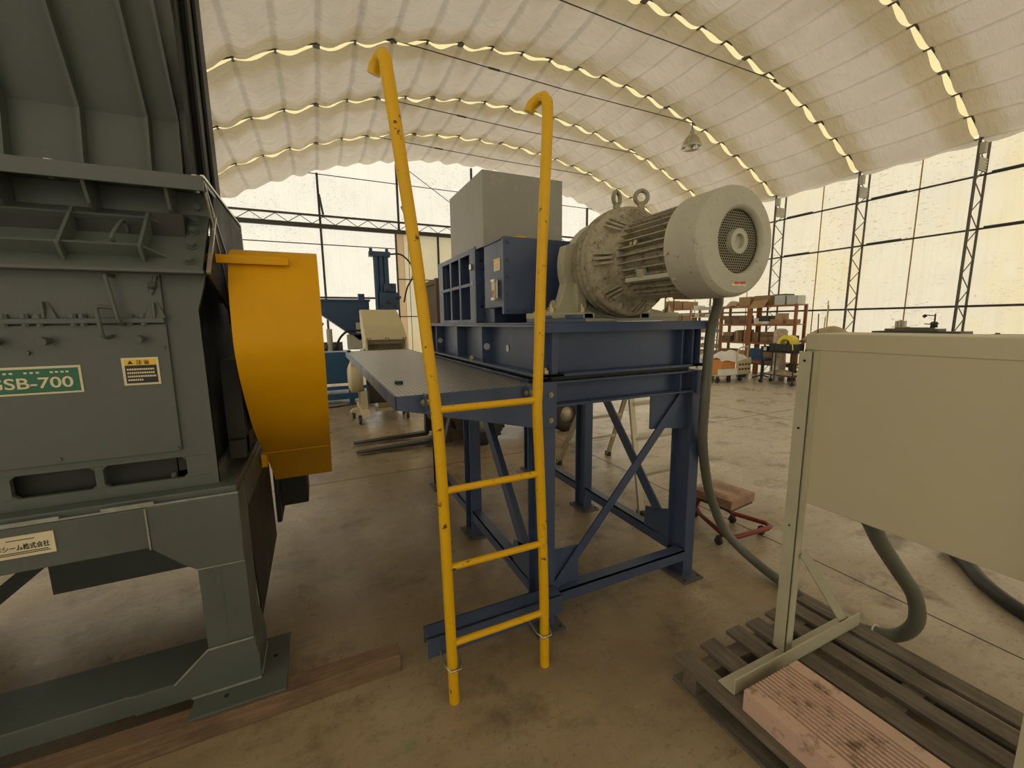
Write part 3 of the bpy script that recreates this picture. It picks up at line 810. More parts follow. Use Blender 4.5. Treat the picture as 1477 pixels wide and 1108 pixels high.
# pedestal
def arcpts(r, a0, a1, n): return [(AX+r*math.cos(a0+(a1-a0)*i/n), AZ+r*math.sin(a0+(a1-a0)*i/n)) for i in range(n+1)]
poly = [(1.035, 1.612), (1.90, 1.612), (1.90, 1.650), (1.80, 1.665), (1.755, 1.72)]+arcpts(.285, -.35, .35, 4)+arcpts(.240, .5, PI-.5, 10)+arcpts(.285, PI-.35, PI+.35, 4)+[(1.175, 1.72), (1.15, 1.665), (1.035, 1.650)]
pd = build('pedestal', MB().prism(poly, 'Y', 1.90, 1.96), 'pedestal', mo, bev=.004, label='pale cast motor pedestal')
m = MB()
for s in (-1, 1):
    x = AX+s*.188
    m.prism([(1.80, 1.612), (2.02, 1.612), (2.02, 1.64), (1.985, 1.66), (1.975, 1.98), (1.915, 2.0), (1.87, 1.90), (1.86, 1.66), (1.80, 1.64)], 'X', x-.03, x+.03)
    m.box(AX+s*.44, AX+s*.15, 1.80, 2.02, 1.612, 1.642)
build('pedestal_web', m, 'pedestal', pd, bev=.004)
m = MB().box(1.03, 1.90, 1.80, 2.02, 1.596, 1.612)
build('pedestal_base', m, 'pedestal', pd)
for x in (1.075, 1.26, 1.70, 1.86):
    m = MB().cyl((x, 1.84, 1.642), (x, 1.84, 1.648), .026, 14); m.hexbolt((x, 1.84, 1.648), (0,0,1), .020, .022); m.cyl((x, 1.84, 1.67), (x, 1.84, 1.685), .010, 10)
    build('anchor_bolt', m, 'yellowzinc', pd)
# lifting eyes
for x, y, a in ((AX-.055, 1.765, .35), (AX+.045, 1.70, -.5)):
    z = AZ+.268; ring = []
    for k in range(20):
        t = 2*PI*k/20; q = Vector((.031*math.cos(t), 0, .031*math.sin(t))); q.rotate(Matrix.Rotation(a, 3, 'Z')); ring.append(q+Vector((x, y, z+.046)))
    m = MB().tube(ring, .0105, 10, closed=True); m.cyl((x, y, z-.02), (x, y, z+.012), .018, 12)
    build('lifting_eye', m, 'motordirt', mo)
# terminal stub under the motor for the conduit
m = MB().cyl((1.66, 1.50, 1.78), (1.90, 1.58, 1.76), .04, 14); m.box(1.60, 1.72, 1.40, 1.56, 1.70, 1.82)
build('terminal_box', m, 'motordirt', mo, bev=.006)

# ================================================================== GREEN-GREY GRANULATOR (left)
gm = thing('granulator', 'dark green-grey industrial granulator with flared hopper on a heavy frame at the left', 'granulator', (-1.0, 2.6, .085))
YF = 1.905
m = MB()
m.box(-1.75, -.335, YF, YF+.18, .769, .930)                 # front beam
m.box(-1.75, -.335, 3.05, 3.20, .769, .930)
m.box(-.50, -.335, YF+.18, 3.05, .80, .930)
m.prism([(-.626,.935),(-.626,.767),(-.54,.681),(-.50,.650),(-.337,.647),(-.333,.935)], 'Y', YF-.008, YF)
m.box(-1.75, -.342, 1.92, 3.20, .930, .962)
fr = build('base_frame', m, 'green', gm, bev=.004)
w_ = MB(); w_.beam((-1.7, YF-.002, .936), (-.335, YF-.002, .938), .006, .006); w_.beam((-.627, YF-.010, .932), (-.627, YF-.010, .768), .005, .006)
w_.beam((-.497, YF-.010, .649), (-.338, YF-.010, .647), .004, .004); w_.beam((-1.02, YF-.004, .944), (-.86, YF-.004, .944), .008, .012); w_.beam((-.75, YF-.004, .946), (-.60, YF-.004, .946), .008, .012)
build('weld_bead', w_, 'weld', fr)
def gleg(y0, y1):
    s = 1
    m = MB(); m.box(-.497, -.337, y0, y1, .29, .77)
    m.box(-.424, -.422, y0-.001, y0+.01, .30, .645)
    o = build('leg', m, 'green', gm, bev=.004)
    m = MB().prism([(-.57,.10),(-.323,.10),(-.323,.20),(-.336,.30),(-.497,.298),(-.617,.186),(-.75,.186),(-.75,.10)], 'Y', y0-.008, y0-.0005)
    m.prism([(-.496,.187),(-.323,.187),(-.323,.20),(-.336,.30),(-.496,.298)], 'Y', y0-.0005, y1+.03); m.box(-.344, -.323, y0-.0005, y1+.03, .10, .187)
    build('leg_gusset', m, 'green', o, bev=.003)
    m = MB(); m.beam((-.57, y0-.010, .102), (-.325, y0-.010, .102), .006, .007); m.beam((-.337, y0-.010, .298), (-.497, y0-.010, .296), .005, .006); m.beam((-.497, y0-.010, .296), (-.617, y0-.010, .184), .005, .006)
    m.beam((-.322, y0, .108), (-.322, y0+.2, .108), .006, .006); m.beam((-.325, y0, .11), (-.336, y0, .29), .005, .005)
    build('weld_bead', m, 'weld', o)
    m = MB().box(-.56, -.225, y0-.115, y1+.06, .087, .099)
    f = build('foot_plate', m, 'green', o, bev=.002)
    m = MB(); m.cyl((-.445, y0-.05, .099), (-.445, y0-.05, .1005), .009, 12); m.cyl((-.28, y0+.10, .099), (-.28, y0+.10, .1005), .009, 12)
    build('bolt_hole', m, 'black', f)
gleg(YF, 2.085)
build('rear_foot', MB().box(-.66, -.52, 2.86, 2.94, 0, .30), 'greendark', gm)
m = MB(); m.box(-1.75, -.345, YF, 2.15, .10, .184)
build('skid_beam', m, 'green', gm, bev=.004)
m = MB(); m.beam((-.90, 2.9, .80), (-1.72, 2.9, -.02+.14), .05, .07); m.box(-1.38, -.40, 2.88, 2.93, .185, .80)
build('cross_brace', m, 'green', gm)
build('light_block_sheet', MB().box(-1.75, -1.74, 1.95, 3.15, .10, .95), 'greendark', gm)  # unseen sheet added to keep left-wall light off the floor below
# side sheet behind the leg and the lower chute
m = MB().prism([(2.10, .90), (2.95, .80), (3.0, .22), (2.18, .20), (2.10, .60)], 'X', -.345, -.339)
build('side_sheet', m, 'greendark', gm)
build('flywheel', MB().lathe([(.001, -.30), (.10, -.30), (.11, -.26), (.41, -.26), (.44, -.28), (.44, -.10), (.41, -.12), (.001, -.12)], (0, 2.74, 1.50), 'X', 40), 'greendark', gm)
build('side_casing', MB().box(-.545, -.43, 2.03, 3.1, 1.021, 2.02), 'greendark', gm)
m = MB(); m.beam((-.36, 2.15, 1.05), (-.36, 3.05, 1.05), .06, .08); m.box(-.40, -.33, 2.2, 2.27, 1.0, 1.45); m.box(-.40, -.33, 2.75, 2.9, 1.0, 1.3)
build('bearing_bracket', m, 'greendark', gm)
m = MB(); m.box(-.32, -.14, 3.15, 3.45, .35, .62); m.box(-.33, -.30, 3.0, 3.3, .3, .9)
build('drive_motor', m, 'greendark', gm, bev=.01)
# crushing chamber front
m = MB(); YC = 1.98
m.box(-1.75, -.407, YC, YC+.02, .962, 1.005); m.box(-1.75, -.407, YC, YC+.02, 1.088, 1.80)
for a, b in ((-1.75, -1.45), (-1.235, -1.003), (-.781, -.757), (-.507, -.407)): m.box(a, b, YC, YC+.02, 1.005, 1.088)
# bevelled corners of the two slots
for a, b in ((-1.003, -.781), (-.757, -.507)):
    for sx, x in ((1, a), (-1, b)):
        for sz, z in ((1, 1.005), (-1, 1.088)): m.prism([(x, z), (x+sx*.014, z), (x, z+sz*.014)], 'Y', YC, YC+.02)
m.prism([(-.407, .962), (-.407, 1.66), (-.367, 1.80), (-.43, 1.80), (-.43, .962)], 'Y', YC-.001, YC+.021)
m.box(-.427, -.407, YC+.02, 3.1, .962, 1.02)
ch = build('chamber', m, 'green', gm, bev=.0015)
build('chamber_inside', MB().box(-1.75, -.55, YC+.05, 3.1, .965, 2.0), 'greendark', gm)
m = MB().hexbolt((-.56, YC+.035, .965), (0,0,1), .018, .025); m.cyl((-.56, YC+.035, .99), (-.56, YC+.035, 1.02), .010, 8)
build('chamber_bolt', m, 'green', ch)
m = MB(); m.prism([(-1.75, 1.118), (-.512, 1.118), (-.509, 1.607), (-1.75, 1.607)], 'Y', YC-.014, YC); 
dp = build('door_panel', m, 'green', gm, bev=.002)
m = MB(); m.box(-1.75, -.51, YC-.030, YC, 1.612, 1.630); m.box(-1.75, -.51, YC-.016, YC, 1.630, 1.79)
for x in (-.83, -.535):
    m.add([(x-.032, YC-.030, 1.63), (x+.032, YC-.030, 1.63), (x+.010, YC-.016, 1.69), (x-.006, YC-.016, 1.69), (x-.032, YC-.016, 1.63), (x+.032, YC-.016, 1.63)], [(0,1,2,3), (0,3,4), (1,5,2)])
    m.box(x-.004, x+.004, YC-.035, YC-.014, 1.63, 1.685)
build('upper_panel', m, 'green', gm, bev=.0015)
m = MB()
for x in (-.93, -.88, -.845, -.76, -.735, -.61, -.57): m.hexbolt((x, YC-.024, 1.630), (0,0,1), .011, .014); m.hexbolt((x, YC-.024, 1.612), (0,0,-1), .009, .008)
build('ledge_bolt', m, 'green', gm)
def rod(pts, r=.0065): return MB().tube(smooth_path(pts, 5), r, 10)
o = build('handle', rod([(-.640, YC-.014, 1.775), (-.645, YC-.05, 1.778), (-.648, YC-.055, 1.77), (-.640, YC-.055, 1.70), (-.632, YC-.055, 1.63), (-.628, YC-.05, 1.612), (-.626, YC-.03, 1.608)]), 'green', gm, label='bent rod handle')
o = build('handle', rod([(-.640, YC-.055, 1.665), (-.665, YC-.062, 1.668), (-.680, YC-.066, 1.664), (-.679, YC-.066, 1.62), (-.677, YC-.062, 1.575), (-.670, YC-.05, 1.562), (-.665, YC-.014, 1.566)]), 'green', gm, label='small bent rod handle')
m = MB()
for x in (-.955, -.835, -.585):
    m.cyl((x, YC-.014, 1.555), (x, YC-.030, 1.555), .010, 12); m.cyl((x, YC-.030, 1.555), (x-.0, YC-.062, 1.552), .014, 12)
m.cyl((-.892, YC-.014, 1.515), (-.892, YC-.024, 1.515), .008, 10)
for x, z in ((-.526, 1.52), (-.524, 1.13), (-.86, 1.135)): m.cyl((x, YC-.014, z), (x, YC-.020, z), .007, 10)
m.cyl((-.535, YC-.016, 1.74), (-.53, YC-.04, 1.75), .012, 10); m.cyl((-.52, YC-.02, 1.78), (-.54, YC-.02, 1.715), .008, 8)
build('knob', m, 'green', gm)
# green plate
yp = YC-.0155
pm_ = build('name_plate', MB().box(-1.12, -.765, yp-.001, yp+.002, 1.372, 1.468), 'cream', gm, label='green name plate with gold letters and numerals')
build('plate_ground', MB().box(-1.12, -.772, yp-.0018, yp-.001, 1.378, 1.460), 'greenplate', pm_)
build('plate_band', MB().box(-1.12, -.772, yp-.0022, yp-.0018, 1.462, 1.466), 'cream', pm_)
t_ = MB(); lettering(t_, 'GSB-700', .052, (-1.008, yp-.0024, 1.394), (1,0,0), (0,0,1), sx=1.18)
for x in (-.96, -.945, -.91, -.895, -.88, -.845, -.832, -.818, -.805): t_.box(x, x+.008, yp-.0024, yp-.0018, 1.444, 1.450)
build('plate_lettering', t_, 'cream', pm_, split=False)
# caution sticker
cs = build('caution_sticker', MB().box(-.653, -.546, yp-.001, yp+.002, 1.385, 1.486), 'cream', gm, label='yellow and black caution sticker')
build('sticker_head', MB().box(-.645, -.553, yp-.0018, yp-.001, 1.459, 1.480), 'stickeryellow', cs)
build('sticker_body', MB().box(-.645, -.553, yp-.0018, yp-.001, 1.392, 1.458), 'stickerblack', cs)
t_ = MB(); lettering(t_, '注 意', .017, (-.611, yp-.0024, 1.4625), (1,0,0), (0,0,1))
t_.prism([(-.636, 1.463), (-.620, 1.463), (-.628, 1.477)], 'Y', yp-.0024, yp-.0018)
build('sticker_title', t_, 'stickerblack', cs, split=False)
t_ = MB(); rq = random.Random(5)
for k in range(4):
    x = -.640
    while x < (-.562 if k < 3 else -.60):
        ww = rq.uniform(.0035, .006); t_.box(x, x+ww, yp-.0024, yp-.0018, 1.440-.013*k, 1.4465-.013*k); x += ww+.0016
build('sticker_text', t_, 'cream', cs, split=False)
# maker plate on the frame
mp_ = build('maker_plate', MB().box(-1.15, -.882, YF-.0035, YF-.0005, .825, .902), 'cream', gm, label='cream maker plate with black Japanese lettering')
t_ = MB(); lettering(t_, '日本シーム株式会社', .0225, (-1.046, YF-.0042, .853), (1,0,0), (0,0,1), sx=.745)
for x0, x1, z in ((-1.02, -.90, .842), (-1.05, -.895, .836), (-1.0, -.93, .886)): t_.box(x0, x1, YF-.0042, YF-.0035, z, z+.0028)
build('plate_lettering', t_, 'stickerblack', mp_, split=False)
# sloped hood with welded grid of ribs (leans back as it rises)
P0 = Vector((0, 1.90, 1.80)); P1 = Vector((0, 2.13, 2.04)); dd = (P1-P0).normalized(); nn_ = Vector((0, -dd.z, dd.y))
def hs(x, v, h=0):
    q = P0+(P1-P0)*v+nn_*h; return (x, q.y, q.z)
m = MB(); m.add([hs(-1.75, 0), hs(-.365, 0), hs(-.365, 1), hs(-1.75, 1), hs(-1.75, 0, -.02), hs(-.365, 0, -.02), hs(-.365, 1, -.02), hs(-1.75, 1, -.02)], [(0,1,2,3), (7,6,5,4), (0,4,5,1), (1,5,6,2), (2,6,7,3), (3,7,4,0)])
m.box(-1.75, -.36, 1.895, 2.0, 1.788, 1.800)
hd = build('hood', m, 'green', gm, bev=.002)
m = MB()
for v, x1 in ((.18, -.44), (.66, -.43)):
    m.add([hs(-1.75, v), hs(x1-.03, v), hs(x1-.03, v+.03), hs(-1.75, v+.03), hs(-1.75, v, .05), hs(x1-.10, v, .05), hs(x1-.10, v+.03, .05), hs(-1.75, v+.03, .05)], [(4,5,6,7), (0,1,5,4), (1,2,6,5), (2,3,7,6), (3,0,4,7)])
for x, v0, v1 in ((-1.15, .18, .69), (-.98, .1, .74), (-.745, .08, .74), (-.535, .08, .74)):
    m.add([hs(x-.005, v0), hs(x+.005, v0), hs(x+.005, v1), hs(x-.005, v1), hs(x-.005, v0+.05, .058), hs(x+.005, v0+.05, .058), hs(x+.005, v1, .058), hs(x-.005, v1, .058)], [(4,5,6,7), (0,1,5,4), (1,2,6,5), (2,3,7,6), (3,0,4,7)])
build('grid_rib', m, 'green', hd)
m = MB()
for v in (.14, .40, .66, .86): p = Vector(hs(-.405, v)); m.cyl(p, p+nn_*.005, .020, 14); m.hexbolt(p+nn_*.005, nn_, .014, .014)
p = Vector((-.40, 2.125, 2.07)); m.hexbolt(p, (0,-1,0), .014, .014)
build('hood_bolt', m, 'green', hd)
build('grip', rod([hs(-.60, .58, .005), hs(-.60, .60, .045), hs(-.605, .52, .055), hs(-.615, .32, .055), hs(-.617, .28, .04), hs(-.617, .27, .0)], .006), 'green', hd, label='small rod grip on the hood')
# upright strip and hopper flange
m = MB(); m.box(-1.75, -.36, 2.13, 2.15, 2.03, 2.125); m.box(-1.75, -.345, 1.975, 2.20, 2.125, 2.150); m.box(-1.75, -.345, 1.972, 1.985, 2.097, 2.150)
fl_ = build('hopper_flange', m, 'green', gm, bev=.002)
m = MB()
for x in (-.93, -.70, -.47): m.prism([(2.13, 2.03), (2.13, 2.125), (2.0, 2.125), (2.04, 2.035), (2.08, 2.0)], 'X', x-.005, x+.005)
build('flange_rib', m, 'green', fl_)
m = MB()
for x in (-.78, -.375): m.hexbolt((x, 2.02, 2.150), (0,0,1), .014, .012); m.cyl((x, 2.02, 2.125), (x, 2.02, 2.10), .007, 8)
build('flange_bolt', m, 'steel', fl_)
# flared hopper: lower wall, then leaning out toward the camera
za, zb, zc = 2.150, 2.42, 3.05
YA, YBn, YCc = 2.20, 2.24, 1.93
def panel(m, pts, t=.012):
    (y0, z0), (y1, z1) = pts
    m.prism([(y0, z0), (y1, z1), (y1+t, z1+t*.3), (y0+t, z0)], 'X', -1.75, -.40)
m = MB(); panel(m, ((YA, za), (YBn, zb))); panel(m, ((YBn, zb), (YCc, zc)))
hp = build('upper_hopper', m, 'green', gm)
for x in (-.955, -.745, -.545):
    m = MB(); r = .045
    m.prism([(YA, za), (YBn, zb), (YBn-r, zb-.01), (YA-r, za)], 'X', x-.006, x+.006)
    m.prism([(YBn, zb), (YCc, zc), (YCc-r, zc-.02), (YBn-r, zb-.01)], 'X', x-.006, x+.006)
    build('hopper_rib', m, 'green', hp)
m = MB(); m.prism([(YA, za), (YBn, zb), (YCc, zc), (YCc-.035, zc), (YBn-.04, zb-.01), (YA-.04, za)], 'X', -.452, -.442); m.box(-.452, -.40, YA+.02, 2.40, za, zc)
build('hopper_side', m, 'green', hp)
# black side posts and end plates on the right flank
m = MB()
for (a, b, y0, y1, z0, z1) in ((-.372, -.362, 2.16, 2.22, 2.15, 3.05), (-.400, -.350, 2.335, 2.345, 1.70, 3.05), (-.360, -.350, 2.25, 2.345, 1.70, 3.05), (-.40, -.39, 2.10, 2.34, 2.15, 3.05), (-.41, -.36, 2.60, 2.66, 1.6, 2.12)): m.box(a, b, y0, y1, z0, z1)
build('side_post', m, 'greendark', gm, bev=.0015)
m = MB().prism([(1.975, 2.150), (2.83, 2.145), (2.84, 2.00), (2.60, 1.66), (2.32, 1.64), (1.90, 1.79), (2.14, 2.04), (2.16, 2.12)], 'X', -.356, -.348)
build('end_plate', m, 'greendark', gm)
m = MB()
for a, b in (((1.98, 2.151), (2.83, 2.147)), ((2.83, 2.147), (2.84, 2.0)), ((2.14, 2.04), (1.90, 1.79))): m.beam((-.347, a[0], a[1]), (-.347, b[0], b[1]), .012, .010)
m.beam((-.346, 2.0, 2.13), (-.346, 2.66, 1.66), .006, .006); m.beam((-.346, 2.0, 2.10), (-.346, 2.33, 1.66), .006, .006); m.beam((-.346, 2.33, 1.66), (-.346, 2.66, 1.655), .006, .006)
build('edge_glint', m, 'steel', gm, label='bright strip painted as a glint on the side plate edge')  # bright strips stand in for window light glinting on the edges
# yellow pulley guard
gp = [(2.42, 1.952), (2.186, 1.920), (2.110, 1.870), (2.045, 1.75), (2.022, 1.62), (2.02, 1.50), (2.06, 1.40), (2.11, 1.32), (2.19, 1.22), (2.29, 1.11), (2.44, .99), (2.62, .88), (2.80, .75), (2.97, .61)]
pts = smooth_path([(0, y, z) for y, z in gp], 4)
m = MB(); L_, R_ = -.312, .024
top = [[(L_, p.y, p.z), (R_, p.y, p.z)] for p in pts]
m.grid(top)
b0 = [[(L_, p.y, p.z), (L_, p.y+.012, p.z)] for p in pts]
m.grid([[(L_+.003, p.y+.004, p.z-.002), (R_-.003, p.y+.004, p.z-.002)] for p in pts])
m.add([(R_, p.y, p.z) for p in pts]+[(R_, pts[-1].y, 1.9)], [tuple(range(len(pts)+1))])
m.add([(R_-.004, p.y+.003, p.z) for p in pts]+[(R_-.004, pts[-1].y, 1.9)], [tuple(range(len(pts)+1))])
gd = build('pulley_guard', m, 'guard', gm, recalc=False, label='large yellow curved sheet pulley guard')
m = MB(); m.box(-.385, -.088, 2.070, 2.098, 1.850, 1.885)
build('guard_bracket', m, 'guard', gd, bev=.003)
m = MB(); m.beam((-.312, 2.575, .902), (.022, 2.575, .902), .008, .004); m.box(-.325, -.30, 2.55, 2.62, .83, .90)
build('guard_seam', m, 'guard', gd)

# timbers under the granulator
tb = build('timber_beam', MB().box(-1.8, .24, 1.777, 1.866, 0, .086), 'timber', None, bev=.004, loc=(-.8, 1.82, 0))
tag(tb, 'long oily squared timber on the floor under the front feet of the green-grey granulator', 'timber')


# ================================================================== BEIGE CABINET ON STAND, PALLET
cb = thing('control_cabinet', 'large beige sheet-metal control cabinet on angle-iron legs at the right', 'cabinet', (1.95, .6, .12))
cx0, cx1 = 1.83, 2.12
m = MB().box(cx0, cx1, .05, 1.045, .823, 1.535)
bx = build('cabinet_box', m, 'cab', cb, bev=.004)
m = MB().box(cx0-.004, cx1+.004, .046, 1.049, 1.470, 1.537)
build('cabinet_lid', m, 'cab', bx, bev=.004)
def cableg(y):
    lo = MB(); lo.box(1.782, 1.788, y, y+.055, .125, 1.468); lo.box(1.782, 1.832, y, y+.006, .125, 1.468)
    o = build('leg', lo, 'cab2', cb, bev=.0015)
    m = MB(); m.cyl((1.781, y+.03, 1.43), (1.779, y+.03, 1.43), .005, 8); m.cyl((1.781, y+.03, 1.15), (1.779, y+.03, 1.15), .005, 8); m.cyl((1.781, y+.03, .72), (1.779, y+.03, .72), .004, 8)
    build('leg_hole', m, 'black', o)
    f = MB(); f.box(1.395, 2.28, y-.045, y-.039, .122, .190); f.box(1.395, 2.28, y-.045, y+.03, .121, .127)
    build('foot', f, 'cab2', cb, bev=.0015)
    b = MB().beam((1.83, y+.0-.01, .60), (2.20, y-.03, .135), .006, .045)
    build('knee_brace', b, 'cab2', cb, bev=.001)
cableg(.99); cableg(.276)
pa = thing('pallet', 'weathered dark wooden pallet on the floor under the beige cabinet', 'pallet', (1.8, .65, 0))
slats = ((1.335, .092), (1.498, .092), (1.678, .092), (1.813, .092), (1.965, .085), (2.10, .085), (2.215, .09))
for k, (x, w) in enumerate(slats):
    build('top_board', MB().box(x, x+w, .06+.012*(k % 3), 1.205-.006*(k % 2), .100, .119), 'pallet', pa, bev=.002)
for y in (.10, .63, 1.08): build('stringer', MB().box(1.34, 2.30, y, y+.07, .018, .0995), 'palletx', pa, bev=.002)
for x in (1.335, 1.78, 2.21): build('bottom_board', MB().box(x, x+.095, .06, 1.20, 0, .0175), 'pallet', pa, bev=.002)
# grooved board
m = MB(); x0, x1, zt = 1.372, 1.695, .205; prof = [(x0, .1195), (x0, zt)]
gx = x0+.055
while gx < x1-.055:
    prof += [(gx, zt), (gx+.0015, zt-.016), (gx+.0080, zt-.016), (gx+.0095, zt)]; gx += .0185
prof += [(x1, zt), (x1, .1195)]
n = len(prof); vs = []
for y in (.05, .893):
    vs += [(px, y, pz) for px, pz in prof]
m.add(vs, [tuple(range(n)), tuple(range(2*n-1, n-1, -1))]+[(i, n+i, n+(i+1) % n, (i+1) % n) for i in range(n)])
bd = build('grooved_board', m, 'pinkboard', None, loc=(1.54, .47, .1195), bev=0)
tag(bd, 'thick pinkish grooved board lying on the pallet in front of the cabinet legs', 'board')
# conduit from the motor to the cabinet
path = smooth_path([(1.90, 1.58, 1.76), (1.99, 1.61, 1.70), (2.005, 1.66, 1.53), (1.995, 1.66, 1.33), (1.99, 1.66, 1.12), (2.015, 1.68, .89), (2.13, 1.73, .62), (2.25, 1.76, .40), (2.36, 1.74, .20), (2.43, 1.62, .08), (2.42, 1.42, .036), (2.38, 1.22, .032),
                    (2.37, 1.05, .034), (2.42, .93, .04), (2.46, .855, .075), (2.44, .80, .19), (2.40, .805, .33), (2.28, .83, .48), (2.16, .85, .62), (2.06, .855, .74), (2.00, .87, .825)], 10)
n = len(path)
m = MB().tube(path, .030, 14, rads=[.026+.006*(i/n)+.0014*(i % 2) for i in range(n)])
cd = build('cable_conduit', m, 'hose', None, loc=(2.37, 1.2, 0))
tag(cd, 'grey flexible conduit running from the motor down to the floor and up into the cabinet', 'conduit')
m = MB()
tie = Vector((2.42, .93, .04))
ring = [tie+Vector((.036*math.cos(k*PI/8), .012*math.sin(k*PI/8), .036*math.sin(k*PI/8))) for k in range(16)]
m.tube(ring, .004, 6, closed=True); m.tube(smooth_path([tie+Vector((0,-.03,-.02)), tie+Vector((.01,-.08,-.03)), tie+Vector((.03,-.11,-.034))], 4), .002, 6)
build('string_tie', m, 'white', cd, label='white string tied round the conduit')
bh = build('black_hose', MB().tube(smooth_path([(3.80, 1.16, .05), (3.64, 1.0, .04), (3.45, .86, .04), (3.29, .67, .04), (3.22, .45, .04), (3.24, .2, .04)], 8), .038, 12), 'blackhose', None, loc=(3.4, .8, 0))
tag(bh, 'thick black hose lying curved on the floor behind the beige cabinet', 'hose')

# ================================================================== STORAGE RACKS on the right wall
rr_ = random.Random(11)
SH = (.42, .95, 1.455, 1.955)
def rack(y0, y1, label, x0=11.1, x1=11.5, extra=None):
    t = thing('storage_rack', label, 'shelf rack', ((x0+x1)/2, (y0+y1)/2, 0), 0, 'orange-brown storage racks')
    for x in (x0, x1):
        for y in (y0+.03, y1-.03): build('post', MB().box(x-.022, x+.022, y-.035, y+.035, 0, SH[-1]+.01), 'rack', t)
    for z in SH:
        build('shelf_board', MB().box(x0-.01, x1+.01, y0+.0, y1-.0, z-.025, z-.003), 'rack', t)
        build('shelf_beam', MB().box(x0-.03, x0-.022, y0, y1, z-.05, z), 'rack', t)
    return t
rack(7.93, 8.88, 'orange-brown storage rack packed with dark cardboard cartons, left one of the two behind the trolley')
rack(6.64, 7.92, 'orange-brown storage rack carrying clear bins on top, right one of the two behind the trolley')
rack(9.95, 11.2, 'orange-brown storage rack seen in the gap between the motor foot and the conduit')
def carton(y0, y1, z, h, m, label, x0=11.14, d=.30, tilt=0, group=None, nm='cardboard_box'):
    mb = MB().box(x0, x0+d, y0, y1, z, z+h)
    mb.box(x0-.0012, x0+.0, (y0+y1)/2-.02, (y0+y1)/2+.02, z+.004, z+h-.004)
    o = build(nm, mb, m, None, loc=((x0+d/2), (y0+y1)/2, z), split=False)
    if tilt: o.rotation_euler = (tilt, 0, 0)
    return tag(o, label, 'box', group)
G = 'cardboard cartons on the storage racks'
S3 = 'on the left rack third shelf'
carton(8.52, 8.76, 1.457, .12, 'card4', 'dark brown flat carton '+S3+', bottom left of the stack', group=G)
carton(8.25, 8.50, 1.457, .12, 'card2', 'brown flat carton '+S3+', bottom middle of the stack', group=G)
carton(8.02, 8.23, 1.457, .12, 'card4', 'dark brown flat carton '+S3+', bottom right of the stack', group=G)
carton(8.56, 8.80, 1.578, .12, 'card2', 'brown flat carton '+S3+', upper left of the stack', group=G)
carton(8.30, 8.54, 1.578, .12, 'card4', 'dark brown flat carton '+S3+', upper middle of the stack', group=G)
carton(8.04, 8.28, 1.578, .12, 'card2', 'brown flat carton '+S3+', upper right of the stack', group=G)
S2 = 'on the left rack second shelf'
carton(8.52, 8.80, .953, .16, 'card4', 'dark carton '+S2+', lowest on the left', group=G)
carton(8.46, 8.78, 1.114, .10, 'card1', 'brown carton '+S2+', topmost on the left', group=G)
for k in range(5):
    o = carton(8.36-.05*k, 8.40-.05*k, .956, .30+.02*(k % 2), 'card%d' % ((2, 3, 1, 4, 2)[k]), ['first', 'second', 'third', 'fourth', 'fifth'][k]+' from the left of the folded cartons '+S2, group=G, tilt=0)
carton(8.0, 8.10, .953, .34, 'card1', 'tall narrow carton standing at the right end '+S2, group=G)
carton(8.45, 8.80, .423, .30, 'card2', 'large brown carton on the lowest shelf of the left rack, left one', group=G)
carton(8.05, 8.40, .423, .26, 'card0', 'tan carton on the lowest shelf of the left rack, right one', group=G)
carton(7.55, 7.82, 1.457, .16, 'white', 'pale box on the third shelf of the right storage rack, left end', group=G, nm='pale_box')
carton(7.02, 7.36, 1.457, .13, 'card0', 'tan flat carton on the third shelf of the right storage rack, middle', group=G)
carton(7.05, 7.22, 1.588, .15, 'card3', 'light square carton stacked on the third shelf of the right storage rack', group=G)
carton(6.74, 6.93, 1.457, .12, 'card0', 'small tan carton at the right end of the right rack third shelf', group=G)
for k in range(4):
    carton(7.40+.0, 7.60, .953+.072*k, .07, 'card%d' % ((2, 1, 4, 2)[k]), ['lowest', 'second', 'third', 'topmost'][k]+' of the thin brown boxes stacked on the right rack second shelf', group=G)
carton(7.66, 7.84, .953, .28, 'card2', 'upright brown carton at the left end of the right rack second shelf', group=G)
carton(6.74, 6.90, .953, .20, 'blackplastic', 'small dark box on the right rack second shelf above the yellow coil', group=G, nm='dark_box')
carton(7.2, 7.75, .423, .26, 'card1', 'wide brown carton on the lowest shelf of the right storage rack', group=G)
# rack tops
carton(7.97, 8.32, 1.957, .26, 'card0', 'tan carton on top of the left storage rack, right end', group=G)
o = carton(7.40, 7.86, 1.957, .27, 'card1', 'brown open carton with hanging flap on top of the right storage rack', group=G)
fl = build('flap', MB().add([(11.12, 7.86, 2.09), (11.12, 7.42, 2.12), (10.98, 7.46, 1.90), (10.98, 7.90, 1.87), (11.125, 7.86, 2.088), (11.125, 7.42, 2.118), (10.985, 7.46, 1.898), (10.985, 7.90, 1.868)], [(0,1,2,3), (7,6,5,4), (0,4,5,1), (1,5,6,2), (2,6,7,3), (3,7,4,0)]), 'card0', o)
m = MB(); P = []
for i in range(13):
    u = i/12; row = []
    for k in range(9):
        v = k/8; y = 8.36+.62*u; z = 1.965+(.17*math.sin(PI*min(1, u*1.3+.05))**.5 if 0 < u < .77 else .05)*math.sin(PI*v)**.6+.015*math.sin(9*u+5*v)
        row.append((11.08+.40*v, y, z-(.10*(1-v) if u > .55 else 0)*u))
    P.append(row)
o = build('dust_sheet', m.grid(P), 'tarp', None, loc=(11.28, 8.7, 1.957)); tag(o, 'crumpled tan cloth bundle on top of the left storage rack', 'cloth')
